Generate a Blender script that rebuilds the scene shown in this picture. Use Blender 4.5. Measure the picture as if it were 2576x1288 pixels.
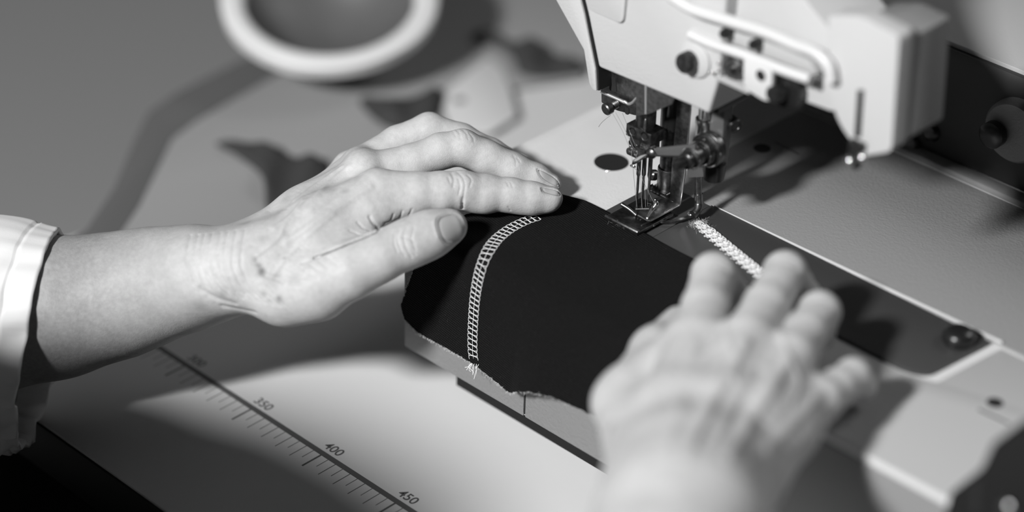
import bpy, bmesh, math, random
import numpy as np
from mathutils import Vector, Matrix
from mathutils.bvhtree import BVHTree

random.seed(7); rng = np.random.default_rng(7)
for o in list(bpy.data.objects): bpy.data.objects.remove(o)
COL = bpy.context.scene.collection
SC = bpy.context.scene

# ---------------------------------------------------------------- camera
# world: millimetres in the code, metres in Blender. Origin = needle drop point on the bed, X along the bed, Y away from the operator, Z up
FPX = 5900.0
CR = np.array([[0.71574577, 0.6980386, 0.02121577],
               [0.3846817, -0.36872084, -0.8462062],
               [-0.58286189, 0.61382982, -0.53243306]])       # rows: right, down, forward
CP = np.array([584.66833, -707.7783, 553.61642])
cam_d = bpy.data.cameras.new('camera'); cam = bpy.data.objects.new('camera', cam_d); COL.objects.link(cam)
M = Matrix.Identity(4)
for i in range(3):
    M[i][0] = CR[0][i]; M[i][1] = -CR[1][i]; M[i][2] = -CR[2][i]; M[i][3] = CP[i]/1000
cam.matrix_world = M
cam_d.sensor_fit = 'HORIZONTAL'; cam_d.sensor_width = 36; cam_d.lens = FPX/2576*36
cam_d.clip_start = 0.02; cam_d.clip_end = 30
cam_d.dof.use_dof = True; cam_d.dof.focus_distance = 1.068; cam_d.dof.aperture_fstop = 2.5
SC.camera = cam

# ---------------------------------------------------------------- light
SC.view_settings.view_transform = 'Standard'; SC.view_settings.look = 'None'
SC.view_settings.gamma = 1; SC.view_settings.use_curve_mapping = False
SC.view_settings.exposure = 0.0
W = bpy.data.worlds.new('world'); SC.world = W; W.use_nodes = True
nt = W.node_tree; bgn = nt.nodes['Background']
tc = nt.nodes.new('ShaderNodeTexCoord'); sx = nt.nodes.new('ShaderNodeSeparateXYZ')
rp = nt.nodes.new('ShaderNodeValToRGB')
mr = nt.nodes.new('ShaderNodeMapRange'); mr.inputs[1].default_value = -1; mr.inputs[2].default_value = 1
nt.links.new(tc.outputs['Generated'], sx.inputs[0]); nt.links.new(sx.outputs[2], mr.inputs[0])
nt.links.new(mr.outputs[0], rp.inputs[0]); nt.links.new(rp.outputs[0], bgn.inputs[0])
e = rp.color_ramp.elements
e[0].position = 0.3; e[0].color = (.05, .05, .05, 1); e[1].position = 1.0; e[1].color = (.55, .55, .55, 1)
m_ = e.new(0.52); m_.color = (.20, .20, .20, 1)
bgn.inputs[1].default_value = 0.012

def lamp(name, d, dist, size, power, target=(0, 0, 0), sy=None):
    L = bpy.data.lights.new(name, 'AREA'); L.energy = power; L.size = size
    L.shape = 'RECTANGLE' if sy else 'DISK'
    if sy: L.size_y = sy
    o = bpy.data.objects.new(name, L); COL.objects.link(o)
    d = Vector(d).normalized(); t = Vector(target)/1000
    o.location = t + d*dist
    o.rotation_euler = d.to_track_quat('Z', 'Y').to_euler()
    return o
lamp('window_light', (0.05, -1.34, 0.97), 2.8, 0.30, 121)
lamp('side_fill', (0.42, 1.0, 0.86), 2.8, 0.8, 18, sy=.8)  # added fill light, no such source known; lifts the shaded hand and bed

# ---------------------------------------------------------------- helpers
def V3(*a): return np.array(a, float)
def ray(u, v): return CR.T @ np.array([(u-1288)/FPX, (v-644)/FPX, 1.0])
def pd(u, v, d): return CP + ray(u, v)*d*1000           # point at camera depth d (m)
def pz(u, v, z):
    r = ray(u, v); return CP + r*((z-CP[2])/r[2])       # point at height z (mm)
def py(u, v, y):
    r = ray(u, v); return CP + r*((y-CP[1])/r[1])
def px_(u, v, x):
    r = ray(u, v); return CP + r*((x-CP[0])/r[0])
def rmm(rpx, d): return rpx*d*1000/FPX
def depth(p): return float((CR @ (np.asarray(p)-CP))[2])/1000
def norm(v): v = np.asarray(v, float); return v/np.linalg.norm(v)

def root_loc(o):
    p = V3(0, 0, 0)
    while o is not None: p += np.array(o.location)*1000; o = o.parent
    return p
def tag(o, label=None, cat=None, group=None, kind=None):
    if label: o['label'] = label
    if cat: o['category'] = cat
    if group: o['group'] = group
    if kind: o['kind'] = kind
    return o
def thing(name, label, cat, loc=(0, 0, 0), group=None):
    o = bpy.data.objects.new(name, None); COL.objects.link(o); o.location = Vector(loc)/1000
    o.empty_display_size = .02
    return tag(o, label, cat, group)
def obj(name, vf, m, parent=None, smooth=True, label=None, loc=None, auto=40):
    """vf: (verts mm, faces) or a bmesh in mm"""
    me = bpy.data.meshes.new(name)
    off = root_loc(parent) if parent else (np.array(loc, float) if loc is not None else V3(0, 0, 0))
    if isinstance(vf, bmesh.types.BMesh):
        for v in vf.verts: v.co = (v.co - Vector(off))/1000
        vf.to_mesh(me); vf.free()
    else:
        vs, fs = vf
        me.from_pydata(((np.asarray(vs, float)-off)/1000).tolist(), [], [tuple(int(i) for i in f) for f in fs])
    me.materials.append(m)
    if smooth:
        me.polygons.foreach_set('use_smooth', [True]*len(me.polygons))
        if auto:
            try: me.set_sharp_from_angle(angle=math.radians(auto))
            except Exception: pass
    o = bpy.data.objects.new(name, me); COL.objects.link(o)
    if parent: o.parent = parent
    elif loc is not None: o.location = Vector(loc)/1000
    if label: o['label'] = label
    return o
def NB(): return bmesh.new()
def add_mesh(bm, vs, fs):
    vv = [bm.verts.new(tuple(map(float, v))) for v in vs]
    for f in fs:
        try: bm.faces.new([vv[i] for i in f])
        except ValueError: pass
    return vv
def add_box(bm, lo, hi, bev=0, seg=2, rot=None, piv=None):
    b = bmesh.new(); bmesh.ops.create_cube(b, size=1)
    lo = np.array(lo, float); hi = np.array(hi, float)
    for v in b.verts: v.co = Vector((lo+hi)/2 + np.array(v.co)*(hi-lo))
    if bev: bmesh.ops.bevel(b, geom=b.edges[:], offset=bev, segments=seg, affect='EDGES', profile=.5)
    if rot is not None:
        p = Vector(piv if piv is not None else (lo+hi)/2)
        for v in b.verts: v.co = rot @ (v.co-p) + p
    merge(bm, b)
def merge(bm, b):
    b.verts.index_update(); mp = {v: bm.verts.new(v.co) for v in b.verts}
    for f in b.faces:
        try: bm.faces.new([mp[v] for v in f.verts])
        except ValueError: pass
    b.free()
def frame(d):
    d = norm(d); a = V3(0, 0, 1) if abs(d[2]) < .9 else V3(1, 0, 0)
    u = norm(np.cross(a, d)); return u, np.cross(d, u), d
def add_cyl(bm, p0, p1, r0, r1=None, n=24, bev=0, caps=True):
    """cylinder / cone between two points, optionally with rounded rims"""
    r1 = r0 if r1 is None else r1
    p0 = np.array(p0, float); p1 = np.array(p1, float); u, w, d = frame(p1-p0); L = np.linalg.norm(p1-p0)
    prof = [(0, r0), (L, r1)]
    if bev: prof = [(0, r0-bev), (bev*.3, r0-bev*.3), (bev, r0), (L-bev, r1), (L-bev*.3, r1-bev*.3), (L, r1-bev)]
    add_lathe(bm, p0, d, prof, n, caps)
def add_lathe(bm, p0, d, prof, n=24, caps=True):
    u, w, d = frame(d); p0 = np.array(p0, float)
    vs = []; fs = []
    for (h, r) in prof:
        for k in range(n):
            a = 2*math.pi*k/n; vs.append(p0 + d*h + (u*math.cos(a)+w*math.sin(a))*r)
    for j in range(len(prof)-1):
        for k in range(n):
            fs.append((j*n+k, j*n+(k+1) % n, (j+1)*n+(k+1) % n, (j+1)*n+k))
    if caps:
        fs.append(tuple(range(n-1, -1, -1))); fs.append(tuple((len(prof)-1)*n+k for k in range(n)))
    add_mesh(bm, vs, fs)
def add_ball(bm, c, r, n=16):
    prof = [(r - r*math.cos(math.pi*i/(n//2)), max(r*math.sin(math.pi*i/(n//2)), 1e-3)) for i in range(n//2+1)]
    add_lathe(bm, np.array(c)-V3(0, 0, r), (0, 0, 1), prof, n)
def spline(pts, per=8, closed=False):
    P = [np.array(p, float) for p in pts]; out = []
    n = len(P)
    for i in range(n if closed else n-1):
        p0, p1, p2, p3 = (P[(i-1) % n] if closed or i > 0 else P[0]*2-P[1]), P[i], P[(i+1) % n], (P[(i+2) % n] if closed or i+2 < n else P[-1]*2-P[-2])
        for k in range(per):
            t = k/per
            out.append(.5*((2*p1)+(-p0+p2)*t+(2*p0-5*p1+4*p2-p3)*t*t+(-p0+3*p1-3*p2+p3)*t**3))
    if not closed: out.append(P[-1])
    return out
def tube_vf(path, r, n=8, base=0, caps=True, flat=None):
    """tube along path; r number or list; returns verts, faces"""
    P = np.array(path, float); m = len(P)
    R = np.full(m, float(r)) if np.isscalar(r) else np.array(r, float)
    T = np.gradient(P, axis=0); T /= np.maximum(np.linalg.norm(T, axis=1, keepdims=True), 1e-9)
    u, w, _ = frame(T[0]); vs = []; fs = []
    for i in range(m):
        u = norm(u - T[i]*np.dot(u, T[i])); w = np.cross(T[i], u)
        for k in range(n):
            a = 2*math.pi*k/n; vs.append(P[i] + (u*math.cos(a)+w*math.sin(a))*R[i])
    for i in range(m-1):
        for k in range(n): fs.append((base+i*n+k, base+i*n+(k+1) % n, base+(i+1)*n+(k+1) % n, base+(i+1)*n+k))
    if caps:
        fs.append(tuple(base+k for k in range(n-1, -1, -1))); fs.append(tuple(base+(m-1)*n+k for k in range(n)))
    return vs, fs
def add_tube(bm, path, r, n=10): 
    vs, fs = tube_vf(path, r, n); add_mesh(bm, vs, fs)
def tubes_vf(paths, r, n=5):
    VS = []; FS = []
    for p in paths:
        vs, fs = tube_vf(p, r, n, base=len(VS)); VS += vs; FS += fs
    return VS, FS
def add_prism(bm, poly, axis, a, b, bev=0, seg=2):
    """poly: list of 2D points; axis 0/1/2 is the extrusion axis, from a to b"""
    b_ = bmesh.new(); vs0 = []; vs1 = []
    def mk(p, t):
        c = list(p); c.insert(axis, t); return b_.verts.new(c)
    vs0 = [mk(p, a) for p in poly]; vs1 = [mk(p, b) for p in poly]; n = len(poly)
    b_.faces.new(vs0); b_.faces.new(vs1[::-1])
    for i in range(n): b_.faces.new((vs0[i], vs1[i], vs1[(i+1) % n], vs0[(i+1) % n]))
    bmesh.ops.recalc_face_normals(b_, faces=b_.faces[:])
    if bev: bmesh.ops.bevel(b_, geom=b_.edges[:], offset=bev, segments=seg, affect='EDGES', profile=.5, clamp_overlap=True)
    merge(bm, b_)
def rounded(poly, r, seg=5):
    out = []; n = len(poly); P = [np.array(p, float) for p in poly]
    rs = r if hasattr(r, '__len__') else [r]*n
    for i in range(n):
        p, a, b = P[i], P[i-1], P[(i+1) % n]
        if rs[i] <= 0: out.append(tuple(p)); continue
        da = a-p; db = b-p; la, lb = np.linalg.norm(da), np.linalg.norm(db); q = min(rs[i], la*.45, lb*.45)
        s, t = p+da/la*q, p+db/lb*q
        for k in range(seg+1):
            f = k/seg; out.append(tuple((1-f)**2*s + 2*f*(1-f)*p + f*f*t))
    return out

# ---------------------------------------------------------------- materials
def mat(name, base, rough=.5, metal=0, bump=None, bump2=None, var=None, spec=.5, sss=0, sheen=0, coat=0, stretch=None):
    m = bpy.data.materials.new(name); m.use_nodes = True; t = m.node_tree; b = t.nodes['Principled BSDF']
    b.inputs['Base Color'].default_value = (base, base, base, 1)
    b.inputs['Roughness'].default_value = rough; b.inputs['Metallic'].default_value = metal
    b.inputs['Specular IOR Level'].default_value = spec
    if sss:
        b.inputs['Subsurface Weight'].default_value = sss; b.inputs['Subsurface Radius'].default_value = (.5, .5, .5)
        b.inputs['Subsurface Scale'].default_value = .006
    if sheen: b.inputs['Sheen Weight'].default_value = sheen; b.inputs['Sheen Roughness'].default_value = .5
    if coat: b.inputs['Coat Weight'].default_value = coat
    c = t.nodes.new('ShaderNodeTexCoord'); src = c.outputs['Object']
    if stretch:
        mp = t.nodes.new('ShaderNodeMapping'); mp.inputs['Scale'].default_value = stretch
        t.links.new(src, mp.inputs[0]); src = mp.outputs[0]
    prev = None
    for bb in (bump, bump2):
        if not bb: continue
        kind, scale, strength, dist = bb
        if kind == 'noise':
            n = t.nodes.new('ShaderNodeTexNoise'); n.inputs['Scale'].default_value = scale; n.inputs['Detail'].default_value = 4
            h = n.outputs[0]
        elif kind == 'voronoi':
            n = t.nodes.new('ShaderNodeTexVoronoi'); n.inputs['Scale'].default_value = scale; h = n.outputs[0]
        else:
            n = t.nodes.new('ShaderNodeTexWave'); n.inputs['Scale'].default_value = scale; n.bands_direction = kind[-1].upper() if kind[-1] in 'xyz' else 'DIAGONAL'
            n.inputs['Distortion'].default_value = .6; n.inputs['Detail'].default_value = 1; h = n.outputs[1]
        t.links.new(src, n.inputs['Vector'])
        k = t.nodes.new('ShaderNodeBump'); k.inputs['Strength'].default_value = strength; k.inputs['Distance'].default_value = dist
        t.links.new(h, k.inputs['Height'])
        if prev: t.links.new(prev, k.inputs['Normal'])
        prev = k.outputs[0]
    if prev: t.links.new(prev, b.inputs['Normal'])
    if var:
        scale, amt = var
        n = t.nodes.new('ShaderNodeTexNoise'); n.inputs['Scale'].default_value = scale; n.inputs['Detail'].default_value = 5
        t.links.new(src, n.inputs['Vector'])
        r = t.nodes.new('ShaderNodeMapRange'); r.inputs[1].default_value = .3; r.inputs[2].default_value = .7
        r.inputs[3].default_value = base*(1-amt); r.inputs[4].default_value = min(base*(1+amt), 1)
        t.links.new(n.outputs[0], r.inputs[0])
        cc = t.nodes.new('ShaderNodeCombineColor')
        for i in range(3): t.links.new(r.outputs[0], cc.inputs[i])
        t.links.new(cc.outputs[0], b.inputs['Base Color'])
    return m
MT = {}
MT['paint'] = mat('cream_machine_paint', .52, .45, bump=('noise', 900, .5, .0003), spec=.4)
MT['paint_worn'] = mat('worn_bed_paint', .58, .42, bump=('noise', 900, .45, .0003), bump2=('voronoi', 420, .15, .0002), var=(60, .02), spec=.4)
MT['panel'] = mat('grey_hammered_paint', .22, .45, bump=('noise', 700, .7, .0004), bump2=('voronoi', 420, .2, .0003), spec=.4)
MT['cover'] = mat('grey_textured_paint', .23, .45, bump=('noise', 900, .6, .0004), bump2=('voronoi', 500, .2, .0003), spec=.4)
MT['cover2'] = mat('grey_smooth_paint', .40, .42, bump=('noise', 900, .3, .0003), spec=.4)
MT['plate'] = mat('dark_slide_plate', .05, .38, bump=('noise', 2500, .2, .0001), spec=.5)
MT['steel'] = mat('tool_steel', .19, .36, 1, bump=('noise', 1500, .25, .0001), var=(500, .35))
MT['dark_steel'] = mat('oiled_dark_steel', .12, .38, 1, bump=('noise', 1200, .3, .0001), var=(400, .5))
MT['chrome'] = mat('chrome', .85, .2, 1)
MT['bright_steel'] = mat('bright_wire_steel', .9, .48, 1)
MT['black'] = mat('black_enamel', .012, .3)
MT['black_matte'] = mat('matte_black_plastic', .010, .7, spec=.2, bump=('noise', 1500, .2, .0001))
MT['hole'] = mat('dark_bore', .008, .7)
MT['white_plastic'] = mat('white_plastic', .62, .4)
MT['grey_plastic'] = mat('grey_plastic', .42, .45)
def twill_material():
    m = mat('black_twill', .005, .85, bump=('noise', 1800, .5, .0003), spec=.10, sheen=.012)
    t = m.node_tree; b = t.nodes['Principled BSDF']; c = t.nodes.new('ShaderNodeTexCoord'); x = t.nodes.new('ShaderNodeSeparateXYZ')
    t.links.new(c.outputs['Object'], x.inputs[0])
    def mth(op, a, b_=0.0):
        n = t.nodes.new('ShaderNodeMath'); n.operation = op
        for i, q in enumerate((a, b_)):
            if isinstance(q, (int, float)): n.inputs[i].default_value = q
            else: t.links.new(q, n.inputs[i])
        return n.outputs[0]
    run = mth('ADD', mth('ADD', x.outputs[1], x.outputs[2]), mth('MULTIPLY', x.outputs[0], .16))   # along the cloth, over the bend
    rib = mth('SINE', mth('MULTIPLY', run, 2*math.pi/.00125))
    cross = mth('SINE', mth('MULTIPLY', mth('SUBTRACT', x.outputs[0], mth('MULTIPLY', run, .5)), 2*math.pi/.0009))
    n = t.nodes.new('ShaderNodeTexNoise'); n.inputs['Scale'].default_value = 1500; n.inputs['Detail'].default_value = 3; t.links.new(c.outputs['Object'], n.inputs['Vector'])
    h = mth('ADD', mth('MULTIPLY', rib, .6), mth('MULTIPLY', cross, .25))
    rp_ = mth('POWER', mth('MAXIMUM', rib, 0.0), 1.5)
    v = mth('ADD', mth('MULTIPLY', mth('MULTIPLY', mth('ADD', rp_, .12), mth('ADD', mth('MULTIPLY', cross, .25), n.outputs[0])), .020), .0012)
    f = t.nodes.new('ShaderNodeTexNoise'); f.inputs['Scale'].default_value = 2400; f.inputs['Detail'].default_value = 0; t.links.new(c.outputs['Object'], f.inputs['Vector'])
    fl = mth('MULTIPLY', mth('GREATER_THAN', f.outputs[0], .84), .04)
    v = mth('ADD', v, fl); cc = t.nodes.new('ShaderNodeCombineColor')
    for i in range(3): t.links.new(v, cc.inputs[i])
    t.links.new(cc.outputs[0], b.inputs['Base Color'])
    k = t.nodes.new('ShaderNodeBump'); k.inputs['Strength'].default_value = .6; k.inputs['Distance'].default_value = .00025
    t.links.new(h, k.inputs['Height']); old = b.inputs['Normal'].links[0].from_socket; t.links.new(old, k.inputs['Normal']); t.links.new(k.outputs[0], b.inputs['Normal'])
    return m
MT['fabric'] = twill_material()
MT['needle_thread'] = mat('grey_needle_thread', .22, .7)
MT['housing'] = mat('dark_grey_casting', .08, .4, bump=('noise', 900, .3, .0002))
MT['thread'] = mat('white_thread', .82, .8, bump=('noise', 6000, .4, .0001), spec=.2)
MT['lint'] = mat('pale_lint', .6, .9, spec=.1)
MT['shirt'] = mat('white_cotton', .66, .85, bump=('noise', 2200, .3, .0002), spec=.15, sheen=.1)
MT['apron'] = mat('black_apron_cloth', .012, .9, bump=('noise', 900, .3, .0003), spec=.1)
MT['table'] = mat('white_laminate', .56, .45, spec=.35, var=(6, .015))
MT['table_edge'] = mat('grey_table_edge', .16, .6)
MT['ink'] = mat('grey_print', .10, .6)
MT['bowl_inside'] = mat('grey_lining', .09, .5)
MT['rear'] = mat('dark_rear_cover', .035, .6)
MT['edge_strip'] = mat('dark_edge_strip', .09, .9)
MT['scrap'] = mat('dark_scrap_cloth', .03, .9, bump=('noise', 800, .4, .0004))
MT['scrap_grey'] = mat('grey_scrap_cloth', .38, .9, bump=('noise', 800, .4, .0004))
MT['sheet'] = mat('grey_sheet_cloth', .25, .9, bump=('noise', 700, .3, .0003), spec=.1)
MT['floor'] = mat('grey_floor', .34, .6)
MT['nail'] = mat('fingernail', .40, .26, spec=.5, sss=.1, bump=('wave_x', 300, .05, .0001))
MT['lens'] = mat('clear_guard', .8, .15)

# skin: mottled grey with spots from a vertex attribute
def skin_material():
    m = mat('skin', .50, .52, bump=('noise', 420, .18, .0003), bump2=('noise', 1700, .35, .00018), spec=.25, sss=.10)
    t = m.node_tree; b = t.nodes['Principled BSDF']; c = t.nodes.new('ShaderNodeTexCoord')
    def noise(scale, det=5):
        n = t.nodes.new('ShaderNodeTexNoise'); n.inputs['Scale'].default_value = scale; n.inputs['Detail'].default_value = det
        t.links.new(c.outputs['Object'], n.inputs['Vector']); return n.outputs[0]
    def mapr(s, a, b_, lo, hi):
        r = t.nodes.new('ShaderNodeMapRange'); r.inputs[1].default_value = a; r.inputs[2].default_value = b_
        r.inputs[3].default_value = lo; r.inputs[4].default_value = hi; t.links.new(s, r.inputs[0]); return r.outputs[0]
    def math_(op, a, b_):
        n = t.nodes.new('ShaderNodeMath'); n.operation = op
        for i, s in enumerate((a, b_)):
            if isinstance(s, (int, float)): n.inputs[i].default_value = s
            else: t.links.new(s, n.inputs[i])
        return n.outputs[0]
    # fine crossing skin lines
    vo = t.nodes.new('ShaderNodeTexVoronoi'); vo.feature = 'DISTANCE_TO_EDGE'; vo.inputs['Scale'].default_value = 780
    wn = t.nodes.new('ShaderNodeTexNoise'); wn.inputs['Scale'].default_value = 160; t.links.new(c.outputs['Object'], wn.inputs['Vector'])
    mp = t.nodes.new('ShaderNodeVectorMath'); mp.operation = 'MULTIPLY_ADD'; mp.inputs[1].default_value = (.004, .004, .004)
    t.links.new(wn.outputs['Color'], mp.inputs[0]); t.links.new(c.outputs['Object'], mp.inputs[2]); t.links.new(mp.outputs[0], vo.inputs['Vector'])
    ln = mapr(vo.outputs['Distance'], 0, .16, 0, 1)
    kb = t.nodes.new('ShaderNodeBump'); kb.inputs['Strength'].default_value = .2; kb.inputs['Distance'].default_value = .00016
    t.links.new(ln, kb.inputs['Height']); old = b.inputs['Normal'].links[0].from_socket; t.links.new(old, kb.inputs['Normal']); t.links.new(kb.outputs[0], b.inputs['Normal'])
    v = math_('MULTIPLY', mapr(noise(90), .35, .7, .92, 1.06), mapr(noise(420), .3, .7, .93, 1.05))
    at = t.nodes.new('ShaderNodeAttribute'); at.attribute_name = 'mark'
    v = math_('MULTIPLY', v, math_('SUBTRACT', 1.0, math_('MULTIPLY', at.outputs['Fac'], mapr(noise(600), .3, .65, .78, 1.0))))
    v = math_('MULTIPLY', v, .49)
    cc = t.nodes.new('ShaderNodeCombineColor')
    for i in range(3): t.links.new(v, cc.inputs[i])
    t.links.new(cc.outputs[0], b.inputs['Base Color'])
    return m
MT['skin'] = skin_material()

# ---------------------------------------------------------------- signed-distance sculpting
class Field:
    def __init__(s, lo, hi, h):
        s.lo = np.array(lo, float); s.h = h
        s.n = np.ceil((np.array(hi, float)-s.lo)/h).astype(int)+1
        s.D = np.full(s.n, 25., np.float32)
        s.ax = [(s.lo[i]+np.arange(s.n[i])*h).astype(np.float32) for i in range(3)]
    def _sl(s, lo, hi):
        a = np.clip(np.floor((np.array(lo)-s.lo)/s.h).astype(int), 0, s.n); b = np.clip(np.ceil((np.array(hi)-s.lo)/s.h).astype(int)+1, 0, s.n)
        return tuple(slice(int(i), int(j)) for i, j in zip(a, b))
    def cap(s, p0, p1, r0, r1, k=4., cut=False):
        p0 = np.array(p0, float); p1 = np.array(p1, float); R = max(r0, r1)+k+6
        sl = s._sl(np.minimum(p0, p1)-R, np.maximum(p0, p1)+R)
        x, y, z = s.ax[0][sl[0]][:, None, None], s.ax[1][sl[1]][None, :, None], s.ax[2][sl[2]][None, None, :]
        if min(x.shape[0], y.shape[1], z.shape[2]) == 0: return
        d = p1-p0; L2 = max(float(d@d), 1e-6)
        t = np.clip(((x-p0[0])*d[0]+(y-p0[1])*d[1]+(z-p0[2])*d[2])/L2, 0, 1)
        q = np.sqrt((x-p0[0]-d[0]*t)**2+(y-p0[1]-d[1]*t)**2+(z-p0[2]-d[2]*t)**2)-(r0+(r1-r0)*t)
        D = s.D[sl]
        if cut:
            q = -q; h = np.maximum(k-np.abs(D-q), 0)/k; s.D[sl] = np.maximum(D, q)+h*h*k*.25
        else:
            h = np.maximum(k-np.abs(D-q), 0)/k; s.D[sl] = np.minimum(D, q)-h*h*k*.25
    def chain(s, pts, rs, k=4.):
        for i in range(len(pts)-1): s.cap(pts[i], pts[i+1], rs[i], rs[i+1], k)
    def mesh(s):
        D = s.D; n = s.n; ins = D < 0
        c = np.zeros(n-1, np.int8)
        offs = [(i, j, k) for i in (0, 1) for j in (0, 1) for k in (0, 1)]
        for (i, j, k) in offs: c += ins[i:n[0]-1+i, j:n[1]-1+j, k:n[2]-1+k]
        act = np.argwhere((c > 0) & (c < 8)); idx = np.full(n-1, -1, np.int32); idx[tuple(act.T)] = np.arange(len(act))
        val = {o: D[act[:, 0]+o[0], act[:, 1]+o[1], act[:, 2]+o[2]].astype(float) for o in offs}
        S = np.zeros((len(act), 3)); N = np.zeros(len(act))
        for a in offs:
            for ax in range(3):
                if a[ax] == 0:
                    b = list(a); b[ax] = 1; b = tuple(b); va, vb = val[a], val[b]
                    mk = (va < 0) != (vb < 0); t = np.where(mk, va/np.where(mk, va-vb, 1), 0)
                    p = np.tile(np.array(a, float), (len(act), 1)); p[:, ax] = t
                    S += p*mk[:, None]; N += mk
        verts = s.lo + (act + S/N[:, None])*s.h
        faces = []
        for ax in range(3):
            u, w = (ax+1) % 3, (ax+2) % 3
            sl0 = [slice(None)]*3; sl1 = [slice(None)]*3; sl0[ax] = slice(0, -1); sl1[ax] = slice(1, None)
            A, B = ins[tuple(sl0)], ins[tuple(sl1)]
            E = np.argwhere(A != B); E = E[(E[:, u] > 0) & (E[:, w] > 0) & (E[:, u] < n[u]-1) & (E[:, w] < n[w]-1)]
            flip = A[tuple(E.T)]
            q = []
            for du, dw in ((-1, -1), (0, -1), (0, 0), (-1, 0)):
                F = E.copy(); F[:, u] += du; F[:, w] += dw; q.append(idx[tuple(F.T)])
            q = np.stack(q, 1); q[~flip] = q[~flip][:, ::-1]
            faces.append(q)
        return verts, np.concatenate(faces)
def smooth_verts(V, F, it=2, lam=.5):
    E = np.concatenate([F[:, [i, (i+1) % 4]] for i in range(4)])
    for _ in range(it):
        S = np.zeros_like(V); N = np.zeros(len(V))
        np.add.at(S, E[:, 0], V[E[:, 1]]); np.add.at(S, E[:, 1], V[E[:, 0]]); np.add.at(N, E[:, 0], 1); np.add.at(N, E[:, 1], 1)
        V = V + lam*(S/np.maximum(N, 1)[:, None]-V)
    return V
def vnormals(V, F):
    n = np.cross(V[F[:, 2]]-V[F[:, 0]], V[F[:, 3]]-V[F[:, 1]]); N = np.zeros_like(V)
    for i in range(4): np.add.at(N, F[:, i], n)
    return N/np.maximum(np.linalg.norm(N, axis=1, keepdims=True), 1e-9)
def seg_dist(V, pts):
    best = np.full(len(V), 1e9)
    for a, b in zip(pts[:-1], pts[1:]):
        d = b-a; t = np.clip(((V-a)@d)/max(d@d, 1e-9), 0, 1); best = np.minimum(best, np.linalg.norm(V-a-t[:, None]*d, axis=1))
    return best
def hit(bvh, u, v):
    r = ray(u, v); h = bvh.ray_cast(Vector(CP), Vector(norm(r)))
    return (None, None) if h[0] is None else (np.array(h[0]), np.array(h[1]))
def groove(V, N, bvh, pts, width, dep):
    """press (dep>0) or raise (dep<0) a line into the surface; pts are points of the surface seen at these photo positions"""
    P = [hit(bvh, *p)[0] for p in spline([V3(*p) for p in pts], 5)] if len(pts) > 1 else [hit(bvh, *pts[0])[0]]*2
    P = [p for p in P if p is not None]
    if len(P) < 2: return V
    lo = np.min(P, 0)-3*width; hi = np.max(P, 0)+3*width
    k = np.where(np.all((V > lo) & (V < hi), 1))[0]
    if len(k) == 0: return V
    d = seg_dist(V[k], P); V[k] -= N[k]*(dep*np.exp(-(d/width)**2))[:, None]
    return V

# ---------------------------------------------------------------- the setting
TZ = -102.0
fl = NB(); add_box(fl, (-3200, -2200, -830), (2200, 3600, -800)); tag(obj('floor', fl, MT['floor']), kind='structure')
wl = NB(); add_box(wl, (-3260, -2200, -830), (-3200, 3600, 1800)); tag(obj('wall_left', wl, MT['floor']), kind='structure')

# ---------------------------------------------------------------- table with printed rule
table = thing('sewing_table', 'white laminate sewing table with a printed millimetre rule along its front edge', 'table', (0, 0, -800))
bm = NB()
outline = rounded([(700, -216), (700, 900), (-330, 900), (-425, 330), (-400, 60), (-300, -92), (-330, -160), (-345, -216)], [20, 20, 40, 160, 70, 40, 20, 10], 6)
add_prism(bm, outline, 2, TZ-28, TZ, bev=.8); obj('tabletop', bm, MT['table'], table)
bm = NB(); add_box(bm, (-340, -217.2, TZ-28.5), (699, -215.6, TZ-1.2), .4); obj('edge_band', bm, MT['black_matte'], table, label='black edge band')
for x, y in ((-150, 250), (620, -120), (-200, 760), (620, 760)):
    bm = NB(); add_box(bm, (x-25, y-25, -800), (x+25, y+25, TZ-28), 3); obj('leg', bm, MT['black_matte'], table)
RY = float(np.mean([pz(u, v, TZ)[1] for u, v in [(468, 918), (635, 1028), (816, 1139), (998, 1263)]]))
rx = [pz(u, v, TZ)[0] for u, v in [(468, 918), (635, 1028), (816, 1139), (998, 1263)]]
R400 = float(np.mean(rx)) + 25; RS = (rx[3]-rx[0])/150
def rxx(mm): return R400 + (mm-400)*RS
bm = NB(); T1 = TZ+.06
add_box(bm, (rxx(213), RY-1.5, TZ-.5), (rxx(470), RY+1.5, T1))
for mm in range(215, 471, 5):
    L, w = (11.5, 1.0) if mm % 50 == 0 else ((10.6, .42) if mm % 10 == 0 else (7.2, .36))
    add_box(bm, (rxx(mm)-w/2, RY-1.5-L, TZ-.5), (rxx(mm)+w/2, RY-1.4, T1))
rule = obj('printed_rule', bm, MT['ink'], table, smooth=False)
for mm in (300, 350, 400, 450):
    cu = bpy.data.curves.new('number', 'FONT'); cu.body = str(mm); cu.size = .0072; cu.align_x = 'CENTER'; cu.align_y = 'CENTER'
    cu.extrude = .00003; cu.offset = .00008
    tmp = bpy.data.objects.new('tmp', cu); COL.objects.link(tmp); bpy.context.view_layer.update()
    me = bpy.data.meshes.new_from_object(tmp.evaluated_get(bpy.context.evaluated_depsgraph_get())); bpy.data.objects.remove(tmp)
    t = bpy.data.objects.new('number', me); COL.objects.link(t); t.parent = rule; me.materials.clear()
    t.location = Vector((rxx(mm)+1, RY+5.6, T1+800))/1000; me.materials.append(MT['ink'])

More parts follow.
